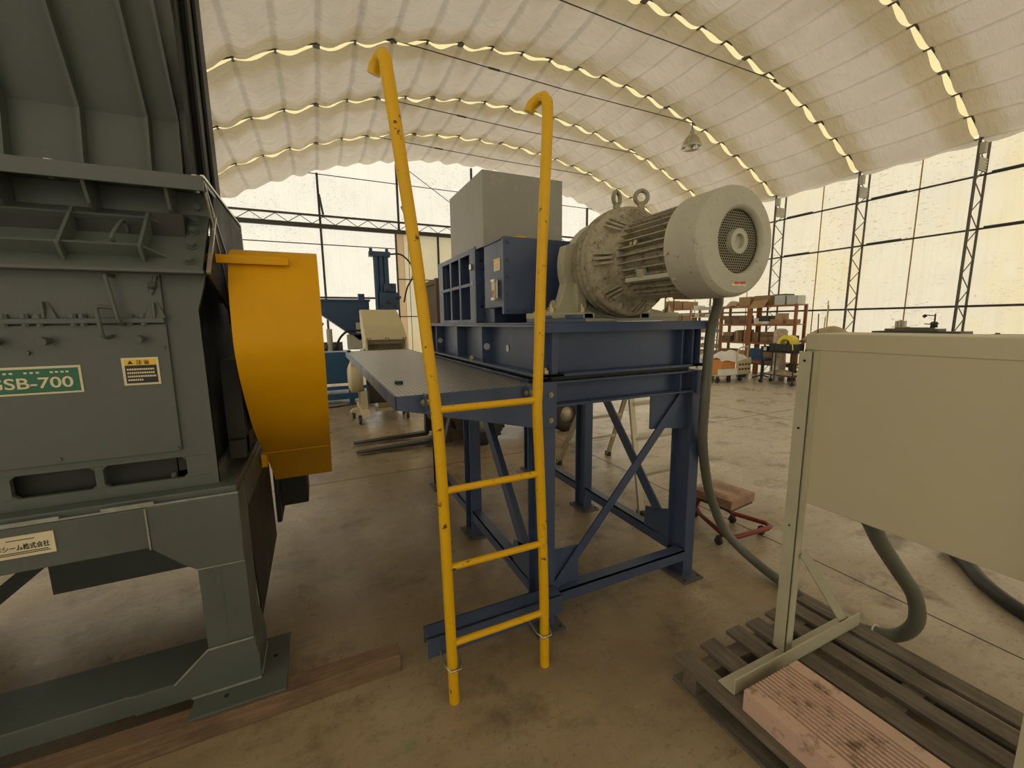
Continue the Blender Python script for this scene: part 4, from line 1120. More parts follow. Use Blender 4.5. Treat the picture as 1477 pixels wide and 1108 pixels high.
def bin_(y0, y1, z, h, label, mat='plastic', x0=11.12, d=.34):
    t = .006; b = .02
    mb = MB(); mb.box(x0+b, x0+d-b, y0+b, y1-b, z, z+t)
    for (a, c, e, f) in ((x0, x0+t, y0, y1), (x0+d-t, x0+d, y0, y1), (x0, x0+d, y0, y0+t), (x0, x0+d, y1-t, y1)): mb.box(a, c, e, f, z, z+h)
    o = build('plastic_bin', mb, mat, None, loc=(x0+d/2, (y0+y1)/2, z), split=False); tag(o, label, 'bin')
    build('rim', MB().box(x0-.01, x0+t, y0-.01, y1+.01, z+h-.012, z+h), mat, o)
    return o
bin_(6.98, 7.27, 1.957, .25, 'clear plastic bin with a dark lid on top of the right storage rack')
l_ = MB().box(11.11, 11.47, 6.97, 7.28, 2.207, 2.235); o = build('bin_lid', l_, 'blackplastic', None, loc=(11.29, 7.12, 2.207)); tag(o, 'dark lid lying on the clear plastic bin', 'lid')
bin_(6.68, 6.95, 1.957, .22, 'clear plastic bin at the right end of the top of the right storage rack')
o = build('dark_tray', MB().box(11.10, 11.38, 7.37, 7.66, 1.53, 1.68), 'blackplastic', None, loc=(11.24, 7.5, 1.53), bev=.01); tag(o, 'dark green-black tray stacked on a pale tray on the right storage rack', 'tray')
o = build('pale_tray', MB().box(11.08, 11.40, 7.37, 7.54, 1.457, 1.529), 'white', None, loc=(11.24, 7.45, 1.457), bev=.01); tag(o, 'pale tray under the dark tray on the right storage rack', 'tray')
# wire shelf beside the racks
t = thing('wire_shelf', 'grey wire shelf full of small parts beside the left storage rack', 'shelf', (11.2, 9.4, 0))
for x in (11.0, 11.4):
    for y in (9.02, 9.86): build('post', MB().cyl((x, y, 0), (x, y, 2.0), .014, 8), 'alu', t)
for k in range(8):
    z = .25+.235*k
    build('shelf', MB().box(10.98, 11.42, 9.0, 9.88, z, z+.02), 'alu', t)
    y = 9.06
    while y < 9.8:
        w2 = rr_.uniform(.10, .2); hgt = rr_.uniform(.06, .16)
        if rr_.random() < .8 and y+w2 < 9.84:
            cc = rr_.choice(['alu', 'white', 'card3', 'card0', 'motor', 'plastic'])
            o = build('parts_bin', MB().box(11.03, 11.33, y, y+w2, z+.021, z+.021+hgt).box(11.02, 11.03, y+.01, y+w2-.01, z+.03, z+.03+hgt*.5), cc, None, loc=(11.18, y+w2/2, z+.021))
            tag(o, 'small parts box on the grey wire shelf beside the left storage rack', 'box', 'small boxes on the wire shelf')
        y += w2+.02
for k in range(3):
    carton(10.02+.38*k, 10.36+.38*k, 1.957, .22+.03*k, 'card%d' % k, ['right', 'middle', 'left'][k]+' carton on top of the storage rack seen under the motor', group=G)
    carton(10.02+.38*k, 10.36+.38*k, 1.457, .30, 'card%d' % (k+1), ['right', 'middle', 'left'][k]+' carton on the third shelf of the storage rack seen under the motor', group=G)
    carton(10.02+.38*k, 10.36+.38*k, .953, .26, 'card%d' % (2+k), ['right', 'middle', 'left'][k]+' carton on the second shelf of the storage rack seen beside the blue beam', group=G)

# ------------------------------------------------------------------ platform trolley
t = thing('platform_trolley', 'tan platform trolley with hooped handle carrying an orange crate', 'trolley', (9.6, 7.3, 0))
build('deck', MB().box(9.0, 10.22, 7.15, 7.62, .18, .215), 'beige', t, bev=.01)
hp_ = smooth_path([(9.62, 7.13, .20), (9.62, 7.13, .55), (9.64, 7.13, .80), (9.78, 7.13, .89), (10.05, 7.13, .895), (10.20, 7.13, .89)], 6)
build('handle', MB().tube([(9.62, 7.13, .20), (9.62, 7.13, .72), (9.66, 7.14, .82), (9.78, 7.15, .885), (10.08, 7.2, .90), (10.20, 7.25, .89), (10.23, 7.28, .80), (10.23, 7.30, .20)], .018, 8), 'beige', t)
o = build('side_panel', MB().box(9.66, 10.18, 7.14, 7.155, .22, .62), 'beige', t, label='tan slotted side panel')
for k in range(4):
    for z in (.30, .42): build('slot', MB().box(9.72+.115*k, 9.79+.115*k, 7.132, 7.14, z, z+.05), 'curtain', o)
for x, y in ((9.10, 7.25), (9.47, 7.22), (9.90, 7.22), (9.10, 7.55), (9.90, 7.55)):
    w0 = build('caster', MB().cyl((x-.0, y-.02, .065), (x, y+.02, .065), .064, 14), 'rubber', t)
    build('caster_fork', MB().box(x-.02, x+.02, y-.028, y+.028, .10, .181), 'darksteel', w0)
cr = MB()
for z in (.22, .30, .38, .46, .54): cr.box(9.12, 9.62, 7.18, 7.20, z, z+.065)
cr.box(9.12, 9.62, 7.20, 7.55, .22, .60); cr.box(9.10, 9.14, 7.17, 7.2, .22, .61); cr.box(9.58, 9.62, 7.17, 7.2, .22, .61)
o = build('orange_crate', cr, 'pink', None, loc=(9.37, 7.36, .216), split=False); tag(o, 'bright orange crate on the tan platform trolley', 'crate')
o = build('paper_pack', MB().box(8.98, 9.54, 7.04, 7.16, .217, .36).box(9.02, 9.5, 7.035, 7.04, .25, .32), 'white', None, loc=(9.26, 7.1, .217), split=False); tag(o, 'white printed packet lying at the front of the platform trolley', 'packet')
m = MB(); P = []
for i in range(19):
    u = i/18; row = []
    for k in range(11):
        v = k/10
        zz = .61+.16*math.sin(PI*u)**.7*math.sin(PI*v)**.5+.03*math.sin(7*u*PI)*math.sin(PI*v)+.03*math.sin(5*v+9*u)
        row.append((9.04+1.0*u, 7.12+.48*v, zz - (.06 if k == 0 else 0)))
    P.append(row)
o = build('white_cloth', m.grid(P), 'white', None, loc=(9.5, 7.36, .60)); tag(o, 'white sheet heaped over the orange crate on the trolley', 'sheet')
# tins and bags left of the trolley
o = build('metal_tin', MB().box(9.04, 9.50, 7.66, 7.86, 0, .255).box(9.12, 9.15, 7.65, 7.66, .01, .25).box(9.24, 9.27, 7.65, 7.66, .01, .25), 'motor', None, loc=(9.27, 7.76, 0), bev=.004, split=False); tag(o, 'grey-green metal tin on the floor left of the platform trolley', 'tin')
o = build('water_jug', MB().lathe([(.001, .257), (.10, .257), (.11, .28), (.11, .50), (.07, .56), (.03, .58), (.001, .58)], (9.20, 7.76, 0), 'Z', 16), 'plastic', None, loc=(9.20, 7.76, .257)); tag(o, 'clear bluish jug standing on the grey-green tin', 'jug')
o = build('dark_tin', MB().box(9.33, 9.50, 7.68, 7.83, .257, .52), 'bluebase', None, loc=(9.41, 7.76, .257), bev=.006); tag(o, 'dark square can standing on the grey-green tin', 'can')
m = MB(); P = []
for i in range(13):
    row = []
    for k in range(9):
        u, v = i/12, k/8
        row.append((9.02+.44*u, 7.67+.18*v, .587+.13*math.sin(PI*u)**.6*math.sin(PI*v)**.6+.02*math.sin(14*u+8*v)))
    P.append(row)
o = build('plastic_bag', m.grid(P), 'white', None, loc=(9.24, 7.76, .587)); tag(o, 'white plastic bag resting on the jug and dark can', 'bag')
o = build('white_bottle', MB().lathe([(.001, 0), (.05, 0), (.05, .30), (.03, .36), (.02, .40), (.001, .40)], (8.98, 7.62, 0), 'Z', 14), 'white', None, loc=(8.98, 7.62, 0)); tag(o, 'white bottle on the floor beside the grey-green tin', 'bottle')

# ------------------------------------------------------------------ black utility cart
t = thing('utility_cart', 'black two-tier utility cart with thin legs in front of the storage racks', 'cart', (10.3, 6.4, 0))
for x, y in ((10.1, 6.80), (10.1, 6.02), (10.5, 6.80), (10.5, 6.02), (10.1, 6.46)):
    o = build('leg', MB().cyl((x, y, .08), (x, y, .80), .015, 8), 'blackplastic', t)
    if y != 6.46: build('caster', MB().cyl((x-.018, y, .045), (x+.018, y, .045), .044, 12), 'rubber', o)
build('top_shelf', MB().box(10.06, 10.54, 5.97, 6.86, .775, .805), 'blackplastic', t)
build('lower_shelf', MB().box(10.08, 10.52, 6.0, 6.84, .215, .24), 'bluebase', t)
def crate(x0, x1, y0, y1, z, h, label):
    m = MB(); m.box(x0, x1, y0, y1, z, z+.012)
    for (a, b, c2, d) in ((x0, x0+.012, y0, y1), (x1-.012, x1, y0, y1), (x0, x1, y0, y0+.012), (x0, x1, y1-.012, y1)): m.box(a, b, c2, d, z, z+h)
    for k in range(7): m.box(x0-.008, x0, y0+(y1-y0)*k/6.3, y0+(y1-y0)*k/6.3+.02, z, z+h)
    o = build('plastic_crate', m, 'blackplastic', None, loc=((x0+x1)/2, (y0+y1)/2, z), split=False); return tag(o, label, 'crate')
crate(10.12, 10.48, 6.04, 6.66, .806, .185, 'black ribbed plastic crate on top of the black utility cart')
o = build('dark_box', MB().box(10.08, 10.30, 6.68, 6.84, .806, .92), 'blackplastic', None, loc=(10.2, 6.76, .806), bev=.006); tag(o, 'small black box with a white tag at the left end of the utility cart', 'box')
build('white_tag', MB().box(10.076, 10.08, 6.64+.05, 6.76, .82, .90), 'white', o)
o = build('yellow_coil', MB().lathe([(.115, -.13), (.19, -.13), (.20, -.11), (.20, .11), (.19, .13), (.115, .13), (.115, -.13)], (10.28, 6.30, 1.0), 'X', 28), 'yel', None, loc=(10.28, 6.28, .80)); tag(o, 'fat yellow coil of tape sticking out of the black crate on the utility cart', 'coil')
build('loose_end', MB().tube([(10.10, 6.10, 1.02), (10.07, 6.06, .95), (10.07, 6.05, .86)], .012, 6), 'yel', o)
m = MB(); P = []
for i in range(13):
    row = []
    for k in range(9):
        u, v = i/12, k/8
        row.append((10.10+.4*v, 6.08+.66*u, .245+.11*math.sin(PI*u)**.7*math.sin(PI*v)**.6+.006*math.sin(20*u)))
    P.append(row)
o = build('folded_cloth', m.grid(P), 'wrap', None, loc=(10.3, 6.4, .241)); tag(o, 'pinkish folded cloth on the lower shelf of the utility cart', 'cloth')
# blue chair behind
t = thing('office_chair', 'blue fabric chair standing between the trolley and the utility cart', 'chair', (10.75, 7.2, 0))
build('backrest', MB().box(10.60, 10.66, 7.18, 7.50, .55, .82), 'navyplastic', t, bev=.02)
build('seat', MB().box(10.58, 11.0, 7.02, 7.46, .50, .57), 'navyplastic', t, bev=.02)
build('post', MB().cyl((10.8, 7.24, .10), (10.8, 7.24, .50), .03, 10), 'darksteel', t)
for k in range(5):
    a = 2*PI*k/5; build('base_arm', MB().beam((10.8, 7.24, .10), (10.8+.24*math.cos(a), 7.24+.24*math.sin(a), .03), .04, .03), 'darksteel', t)
o = build('blue_bucket', MB().lathe([(.001, .0), (.10, 0), (.13, .25), (.138, .25), (.12, .01)], (10.62, 7.72, 0), 'Z', 18), 'navyplastic', None, loc=(10.62, 7.72, 0)); tag(o, 'blue bucket on the floor beside the blue chair', 'bucket')
m = MB().lathe([(.001, 1.34), (.10, 1.335), (.155, 1.28), (.16, 1.0), (.15, .7), (.165, .4), (.16, .0), (.001, 0)], (10.86, 6.86, 0), 'Z', 20)
o = build('wrapped_roll', m, 'wrap', None, loc=(10.86, 6.86, 0)); tag(o, 'tall upright roll wrapped in clear plastic in front of the right storage rack', 'roll')
o = build('wrapped_stack', MB().box(10.60, 10.68, 6.72, 6.92, 0, .38).box(10.60, 10.68, 6.74, 6.90, .38, .40), 'white', None, loc=(10.64, 6.82, 0), bev=.01, split=False)
tag(o, 'pale low bundle on the floor behind the utility cart', 'bundle')
o = build('dark_case', MB().box(10.36, 10.72, 5.73, 5.955, 0, .135).box(10.34, 10.74, 5.71, 5.96, .135, .16), 'blackplastic', None, loc=(10.5, 6.0, 0), bev=.006); tag(o, 'low black case on the floor at the right of the utility cart', 'case')
# table with covered goods
t = thing('side_table', 'reddish brown table at the right wall partly hidden by the cabinet', 'table', (11.3, 5.7, 0))
build('tabletop', MB().box(11.0, 11.5, 4.95, 6.58, .99, 1.04), 'rack', t)
for x in (11.04, 11.46):
    for y in (5.0, 6.53): build('leg', MB().box(x-.025, x+.025, y-.025, y+.025, 0, .99), 'rack', t)
m = MB(); P = []
for i in range(15):
    row = []
    for k in range(9):
        u, v = i/14, k/8
        row.append((11.04+.42*v, 5.50+1.0*u, 1.042+.36*(math.sin(PI*min(1, .15+u*.85))**.8)*math.sin(PI*v)**.4+.012*math.sin(15*u+6*v)))
    P.append(row)
o = build('dust_sheet', m.grid(P), 'tarp', None, loc=(11.25, 6.0, 1.04)); tag(o, 'tan dust sheet draped over goods on the reddish brown table', 'sheet')
for k, (y, h, dx) in enumerate(((5.92, 1.62, .02), (5.84, 1.90, .03), (5.80, 2.0, 0), (5.97, 1.70, .05))):
    o = build('thin_rod', MB().cyl((10.9+dx, y, 0), (10.86+dx, y-.06+.04*k, h), .012, 6), 'darksteel' if k % 2 else 'beige', None, loc=(10.9, y, 0))
    tag(o, ['short pale thin rod', 'tall dark thin rod', 'tallest pale thin rod', 'short dark thin rod'][k]+' standing upright beside the dust sheet on the table', 'rod', 'thin rods standing by the table')
m = MB(); P = []
for i in range(15):
    row = []
    for k in range(9):
        u, v = i/14, k/8
        a = v*2*PI; r = .09+.05*math.sin(PI*u)+.012*math.sin(5*a+6*u)
        row.append((10.62+r*math.cos(a)*.8, 5.98-.10*u+r*math.sin(a), 1.08-.80*u if u < 1 else .28))
    P.append(row)
o = build('brown_coat', m.grid(P), 'brown', None, loc=(10.62, 5.98, .2)); tag(o, 'dark brown coat hanging at the left edge of the beige cabinet', 'coat')
build('hook_stand', MB().cyl((10.62, 5.95, 0), (10.62, 5.95, 1.12), .02, 8), 'darksteel', o)
o = build('orange_pot', MB().lathe([(.001, .161), (.05, .161), (.05, .24), (.03, .27), (.001, .27)], (10.44, 5.93, 0), 'Z', 12), 'orange', None, loc=(10.44, 5.93, .161)); tag(o, 'small reddish pot standing on the low black case', 'pot')
for k, (y, z) in enumerate(((6.95, .30), (6.40, .30))):
    pass
t = thing('low_shelf', 'low dark shelf with papers behind the utility cart', 'shelf', (11.0, 6.2, 0))
for z in (.25, .42): build('shelf_board', MB().box(10.85, 11.0-.02, 6.0, 6.6, z, z+.03), 'darksteel', t)
for y in (6.02, 6.58): build('side', MB().box(10.85, 10.98, y-.015, y+.015, 0, .46), 'darksteel', t)

# bench seen above the cabinet top
t = thing('work_bench', 'dark work bench at the right wall showing just above the beige cabinet', 'bench', (11.2, 4.3, 0))
build('bench_top', MB().box(10.9, 11.45, 3.55, 4.95-.02, 1.25, 1.31), 'darksteel', t)
for y in (3.6, 4.88):
    for x in (10.95, 11.4): build('leg', MB().box(x-.03, x+.03, y-.03, y+.03, 0, 1.25), 'darksteel', t)
o = build('bench_plate', MB().box(11.0, 11.35, 3.90, 4.75, 1.312, 1.36).box(11.05, 11.3, 4.05, 4.60, 1.36, 1.385), 'truss', None, loc=(11.2, 4.3, 1.312)); tag(o, 'flat dark metal plate lying on the work bench', 'plate')
m = MB().box(11.05, 11.3, 4.45, 4.66, 1.386, 1.40)
for k in range(3): m.box(11.1, 11.2, 4.47+.06*k, 4.505+.06*k, 1.40, 1.52+.02*(k % 2))
o = build('clamp_block', m, 'alu', None, loc=(11.2, 4.55, 1.386)); tag(o, 'pale upright metal clamp block on the work bench, left one', 'tool')
m = MB().lathe([(.001, 1.386), (.06, 1.386), (.05, 1.44), (.07, 1.46), (.04, 1.50), (.015, 1.50), (.012, 1.66), (.001, 1.66)], (11.15, 4.02, 0), 'Z', 12)
m.cyl((11.15, 4.02, 1.62), (11.15, 4.16, 1.63), .010, 6); m.cyl((11.15, 4.16, 1.63), (11.15, 4.20, 1.60), .03, 8); m.cyl((11.15, 4.02, 1.44), (11.15, 4.17, 1.46), .009, 6)
o = build('gauge_stand', m, 'darksteel', None, loc=(11.15, 4.02, 1.386), split=False); tag(o, 'dark swivel-arm stand on the work bench, right one', 'tool')
t = thing('machine_bed', 'dark machine top just showing above the cabinet at the right picture edge', 'machine', (11.2, 3.0, 0))
build('bed', MB().box(10.9, 11.4, 2.6, 3.25, 0, 1.27), 'darksteel', t, bev=.01)
build('knob', MB().cyl((11.0, 3.1, 1.27), (11.0, 3.1, 1.30), .03, 10), 'darksteel', t)

# ------------------------------------------------------------------ red stool on casters
t = thing('mechanics_stool', 'low stool with worn brown padded seat on a red tube frame with casters', 'stool', (2.75, 1.95, 0))
st_pts = [(2.63, 2.17, .085), (2.55, 1.86, .085), (2.585, 1.82, .085), (2.92, 1.83, .085), (2.96, 1.87, .085), (2.88, 2.13, .09), (2.86, 2.16, .13), (2.80, 2.12, .22), (2.76, 2.08, .27)]
m = MB().tube([(2.72, 2.30, .08), (2.63, 2.17, .08), (2.52, 1.88, .08), (2.53, 1.84, .08), (2.57, 1.82, .08), (2.88, 1.80, .08), (2.93, 1.81, .08), (2.95, 1.86, .08), (2.86, 2.06, .09), (2.82, 2.10, .12), (2.76, 2.10, .20), (2.70, 2.06, .265)], .017, 10)
m.tube([(2.72, 2.30, .08), (2.68, 2.24, .16), (2.62, 2.16, .26)], .017, 10)
build('frame', m, 'red', t)
for x, y in ((2.50, 1.90), (2.88, 2.08), (2.90, 1.86), (2.70, 2.28)):
    w0 = build('caster', MB().cyl((x-.012, y, .027), (x+.012, y, .027), .027, 14), 'rubber', t)
    build('caster_fork', MB().box(x-.018, x+.018, y-.012, y+.012, .03, .066), 'darksteel', w0)
m = MB(); P = []
cxs, cys = 2.66, 2.02
def stoolpt(u, v, zz): # seat rectangle slightly turned
    q = Vector(((u-.5)*.30, (v-.5)*.32, 0)); q.rotate(Matrix.Rotation(.12, 3, 'Z')); return (cxs+q.x, cys+q.y, zz)
for i in range(13):
    P.append([stoolpt(i/12, k/12, .335+.018*math.sin(PI*i/12)**.4*math.sin(PI*k/12)**.4+.008*math.sin(i*.9)*math.sin(PI*k/12)) for k in range(13)])
m.grid(P)
ring = [stoolpt(a, b, 0) for a, b in ((0,0), (1,0), (1,1), (0,1))]
m.prism([(q[0], q[1]) for q in ring], 'Z', .275, .337)
build('seat', m, 'seat', t, split=False, label='worn reddish brown padded seat')
build('seat_base', MB().prism([(q[0]*.95+cxs*.05, q[1]*.95+cys*.05) for q in ring], 'Z', .255, .277), 'darksteel', t)

# ------------------------------------------------------------------ aluminium stepladder behind the stand
t = thing('step_ladder', 'dull aluminium A-shaped stepladder standing behind the blue stand', 'stepladder', (2.7, 3.2, 0))
zt = 1.32
def sl(x0, y0, x1, y1, nm):
    return build(nm, MB().beam((x0, y0, .02), (x1, y1, zt), .055, .022, up=(0,1,0)), 'alu', t)
sl(2.31, 2.48, 2.57, 3.02, 'rail'); sl(3.05, 2.52, 2.93, 3.02, 'rail')
sl(2.37, 3.87, 2.42, 3.16, 'rail'); sl(3.06, 3.88, 2.86, 3.16, 'rail')
for k in range(4):
    z = .30+.28*k; f = z/zt
    build('step', MB().box(2.31+.26*f+.01, 3.05-.12*f-.01, 2.48+.54*f-.02, 2.52+.52*f+.03, z-.012, z+.012), 'alu', t)
    build('rear_bar', MB().beam((2.37+.05*f, 3.87-.71*f, z), (3.06-.20*f, 3.88-.72*f, z), .03, .03), 'alu', t)
build('top_cap', MB().box(2.40, 2.95, 2.99, 3.19, zt, zt+.03), 'alu', t, bev=.004)
for x, y in ((2.31, 2.48), (3.05, 2.52), (2.37, 3.87), (3.06, 3.88)): build('rubber_foot', MB().box(x-.02, x+.02, y-.035, y+.035, 0, .05), 'rubber', t)
m = MB().tube(smooth_path([(2.37, 3.83, .20), (2.42, 3.80, .30), (2.50, 3.78, .33)], 5), .010, 6)
build('corner_stay', m, 'alu', t)

# ------------------------------------------------------------------ forklift behind the stand
t = thing('forklift', 'dark forklift with forks on the floor parked behind the blue stand', 'forklift', (2.4, 5.45, 0))
for y in (5.27, 5.70):
    build('fork', MB().prism([(.33, .03), (1.30, .03), (1.33, .06), (1.33, .45), (1.29, .45), (1.28, .085), (.33, .045)], 'Y', y-.05, y+.05), 'darksteel', t)
m = MB()
for y in (5.15, 5.85): m.box(1.36, 1.50, y-.04, y+.04, .05, 2.14)
for z in (.3, 1.2, 2.08): m.box(1.38, 1.48, 5.15, 5.85, z, z+.06)
build('mast', m, 'curtain', t)
build('mast_screen', MB().box(1.40, 1.44, 5.19, 5.81, .5, 2.10), 'curtain', t)
build('fork_carriage', MB().box(1.305, 1.36, 5.1, 5.9, .30, .38).box(1.305, 1.36, 5.1, 5.9, .55, .62).box(1.33, 1.36, 5.1, 5.16, .3, .62).box(1.33, 1.36, 5.84, 5.9, .3, .62), 'darksteel', t)
def wheel(x, y, r, w2):
    o = build('wheel', MB().lathe([(r*.5, -w2/2), (r*.92, -w2/2), (r, -w2*.3), (r, w2*.3), (r*.92, w2/2), (r*.5, w2/2), (r*.5, -w2/2)], (x, y, r), 'Y', 28), 'rubber', t)
    build('hub', MB().lathe([(.001, -w2*.35), (r*.30, -w2*.38), (r*.34, -w2*.25), (r*.5, -w2*.3), (r*.5, w2*.3), (.001, w2*.3)], (x, y, r), 'Y', 20), 'alu', o)
    tr = MB()
    for k in range(18):
        a = 2*PI*k/18; tr.beam((x+r*math.cos(a), y-w2*.4, r+r*math.sin(a)), (x+r*math.cos(a+.1), y+w2*.4, r+r*math.sin(a+.1)), .03, .012, up=(math.cos(a), 0, math.sin(a)))
    build('tread', tr, 'rubber', o, split=False)
for y in (5.02, 5.98): wheel(1.86, y, .33, .20)
for y in (5.10, 5.90): wheel(3.22, y, .26, .18)
build('chassis', MB().prism([(1.55, .30), (3.55, .22), (3.62, .95), (2.9, 1.05), (2.55, .62), (1.9, .62), (1.80, 1.0), (1.55, 1.0)], 'Y', 5.16, 5.84), 'orange', t, bev=.02)
build('seat', MB().box(2.5, 2.9, 5.3, 5.7, 1.06, 1.15).box(2.85, 2.95, 5.3, 5.7, 1.15, 1.5), 'blackplastic', t, bev=.02)
m = MB()
for x, y in ((1.75, 5.2), (1.75, 5.8), (3.1, 5.2), (3.1, 5.8)): m.cyl((x, y, .9), (x+(.15 if x < 2 else -.15), y, 2.02), .022, 8)
m.box(1.88, 2.98, 5.17, 5.83, 1.99, 2.03)
build('overhead_guard', m, 'darksteel', t)
m = MB(); P = []
for i in range(13):
    P.append([(2.35+.95*i/12, 4.72+.22*k/6+.03*math.sin(i), .004+.05*math.sin(PI*i/12)*math.sin(PI*k/6)*(1+.5*math.sin(i*1.9))) for k in range(7)])
P = [[(x, y+1.55, z) for x, y, z in r] for r in P]
o = build('plastic_sheet', MB().grid(P), 'cyan', None, loc=(2.8, 6.4, 0)); tag(o, 'light blue plastic sheet lying on the floor behind the forklift', 'sheet')

# ------------------------------------------------------------------ cream granulator on casters
t = thing('small_granulator', 'cream granulator on casters with dark feed mouth and round side drum', 'granulator', (.95, 7.2, 0))
m = MB()
m.add([(.66, 7.15, 1.82), (1.22, 7.15, 1.82), (1.29, 6.98, 1.56), (1.33, 6.90, 1.34), (.68, 6.90, 1.34), (.665, 6.98, 1.56),
       (.66, 7.45, 1.82), (1.22, 7.45, 1.82), (1.29, 7.45, 1.56), (1.33, 7.45, 1.34), (.68, 7.45, 1.34), (.665, 7.45, 1.56)],
      [(0,1,2,5), (5,2,3,4), (11,8,7,6), (10,9,8,11), (6,7,1,0), (7,8,2,1), (8,9,3,2), (0,5,11,6), (5,4,10,11), (4,3,9,10)])
hd_ = build('hood', m, 'beige', t, bev=.006)
m = MB()
for x in (.71, .75, .99, 1.03, 1.26, 1.30): m.cyl((x, 6.900, 1.362), (x, 6.893, 1.362), .010, 8)
build('hood_screw', m, 'darksteel', hd_)
m = MB(); m.beam((.92, 7.09-.0, 1.71), (1.06, 7.09, 1.71), .004, .014); m.beam((.92, 7.06, 1.67), (1.10, 7.06, 1.67), .004, .016)
build('hood_marking', m, 'motordirt', hd_)
m = MB(); m.box(.68, .71, 6.92, 7.45, .75, 1.34); m.box(1.30, 1.33, 6.92, 7.45, .75, 1.34)
build('mouth_cheek', m, 'beige', t)
build('feed_mouth', MB().box(.71, 1.30, 7.25, 7.30, .75, 1.34).box(.71, 1.30, 7.0, 7.01, 1.27, 1.34), 'motordirt', t, label='dark feed mouth with hanging strips')
m = MB().prism([(.66, 1.20), (.66, .80), (.52, .80), (.44, .95), (.46, 1.02)], 'Y', 7.0, 7.3)
build('side_wing', m, 'beige', t, bev=.004)
m = MB().lathe([(.001, .40), (.16, .40), (.235, .43), (.24, .45), (.24, .61), (.001, .61)], (0, 7.15, .73), 'X', 32)
build('side_drum', m, 'beige', t, label='cream round side drum')
build('lower_body', MB().box(.70, 1.36, 7.05, 7.45, .30, .75), 'darksteel', t)
build('motor_unit', MB().cyl((.85, 7.2, .30), (1.15, 7.2, .30), .11, 16).box(.80, 1.2, 7.1, 7.3, .15, .20), 'beige', t)
m = MB(); m.box(.56, .66, 6.95, 7.02, .14, .52); m.box(.56, .66, 7.35, 7.42, .14, .52)
build('leg', m, 'beige', t)
m = MB(); m.prism([(6.70, .16), (6.75, .22), (7.4, .26), (7.75, .22), (7.8, .16), (7.3, .12)], 'X', .55, .66); m.prism([(.40, .14), (.44, .19), (.66, .24), (.66, .13)], 'Y', 7.22, 7.32)
build('leg_foot', m, 'beige', t)
build('leg', MB().box(1.28, 1.36, 7.0, 7.10, .12, .55), 'beige', t)
for x, y in ((.53, 6.95), (.47, 7.45), (1.30, 7.03), (1.30, 7.40)):
    w0 = build('caster', MB().cyl((x-.02, y, .058), (x+.02, y, .058), .057, 14), 'curtain', t)
    build('caster_fork', MB().box(x-.026, x+.026, y-.015, y+.015, .06, .14), 'darksteel', w0)
# hydraulic cylinder tower
t = thing('hydraulic_cylinder', 'tall dark blue hydraulic cylinder tower with hose rising behind the cream granulator', 'hydraulic press', (1.2, 8.4, 0))
m = MB()
for x in (1.10, 1.19, 1.28): build('cylinder_tube', MB().cyl((x, 8.4, 1.0), (x, 8.4, 2.84), .050, 14), 'navy', t)
build('head_block', MB().box(.98, 1.36, 8.32, 8.48, 2.84, 2.93).cyl((1.02, 8.4, 2.93), (1.02, 8.4, 2.99), .03, 8).cyl((1.31, 8.4, 2.93), (1.31, 8.4, 2.99), .03, 8), 'navy', t, split=False)
build('valve_block', MB().box(1.12, 1.48, 8.24, 8.34, 1.85, 2.18).box(1.2, 1.42, 8.2, 8.3, 2.18, 2.34), 'navy', t, bev=.01)
m = MB()
for k, (x, z) in enumerate(((1.16, 1.95), (1.30, 2.0), (1.42, 1.92), (1.25, 2.22), (1.36, 2.30), (1.46, 2.08))): m.cyl((x, 8.24, z), (x, 8.12, z), .03, 8)
build('fitting', m, 'darksteel', t)
build('column', MB().box(1.05, 1.34, 8.30, 8.50, 0, 1.86), 'navy', t)
build('hose', MB().tube(smooth_path([(1.36, 8.4, 2.90), (1.58, 8.4, 2.90), (1.76, 8.4, 2.72), (1.78, 8.4, 2.50), (1.66, 8.38, 2.28), (1.58, 8.36, 2.0)], 8), .016, 8), 'blackhose', t)
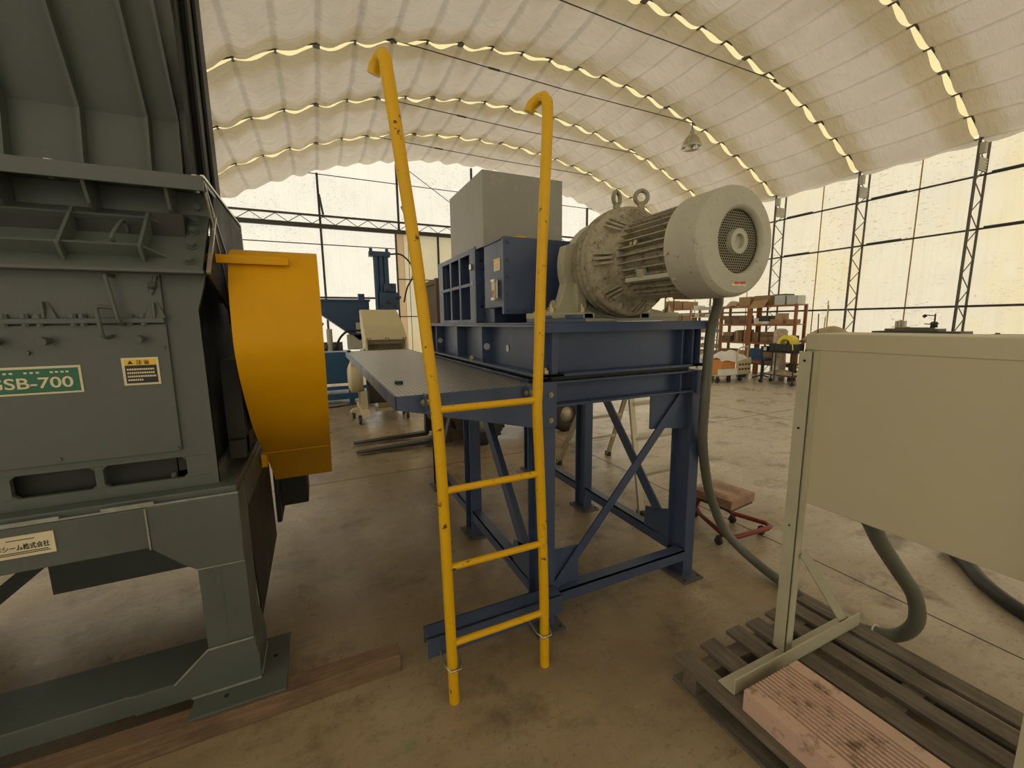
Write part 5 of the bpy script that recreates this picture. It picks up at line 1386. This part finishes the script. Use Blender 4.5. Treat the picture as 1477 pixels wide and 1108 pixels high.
# deep blue machine at the far left
t = thing('hopper_machine', 'deep blue machine with inverted triangular hopper at the far left behind the yellow guard', 'machine', (.1, 9.2, 0))
build('hopper', MB().prism([(-.9, 2.06), (1.0, 2.06), (1.0, 1.45), (.78, 1.25), (.62, 1.38), (.07, 1.80), (-.5, 1.80)], 'Y', 9.0, 9.7), 'navy', t, bev=.01)
build('hopper_rim', MB().box(-.95, 1.02, 8.97, 9.73, 2.04, 2.08).box(.80, .92, 9.0, 9.1, 2.08, 2.19), 'navy', t)
build('base', MB().box(-.6, .62, 8.9, 9.7, .42, 1.04), 'navy2', t, bev=.01)
build('base_rail', MB().box(-.6, 1.0, 8.85, 9.7, .10, .22).box(-.6, 1.0, 8.85, 8.95, .30, .36).box(-.5, -.4, 8.9, 9.0, 0, .42).box(.5, .6, 8.9, 9.0, 0, .42), 'navy2', t)
m = MB()
build('pump', MB().cyl((.05, 9.1, 1.15), (.45, 9.1, 1.15), .09, 14), 'bluebase', t)
build('pump', MB().cyl((.22, 9.05, 1.06), (.22, 9.05, 1.50), .055, 12), 'motor', t)
build('terminal_unit', MB().box(.55, .95, 9.0, 9.3, 1.08, 1.38), 'motor', t, bev=.01)
build('terminal_unit', MB().box(.72, .98, 8.95, 9.2, 1.40, 1.62), 'motor', t, bev=.01)
build('hose', MB().tube(smooth_path([(.30, 9.0, 1.10), (.42, 8.95, 1.34), (.58, 8.95, 1.46), (.80, 8.95, 1.46)], 6), .022, 8), 'blackhose', t)
build('hose', MB().tube(smooth_path([(.04, 9.0, 1.10), (.02, 8.95, 1.4), (.12, 8.95, 1.62)], 6), .018, 8), 'blackhose', t)
build('floor_cable', MB().tube(smooth_path([(-.3, 8.6, .02), (.2, 8.55, .02), (.6, 8.7, .02), (.95, 8.62, .02)], 6), .014, 6), 'blackhose', t)

# ================================================================== LIGHT
w = bpy.data.worlds.new('world'); S.world = w; w.use_nodes = True
bg = w.node_tree.nodes['Background']; bg.inputs[0].default_value = (.99, .97, .97, 1); bg.inputs[1].default_value = 1.9
S.view_settings.view_transform = 'Standard'; S.view_settings.look = 'None'
S.view_settings.exposure = 0.1; S.view_settings.gamma = 1; S.view_settings.use_curve_mapping = False
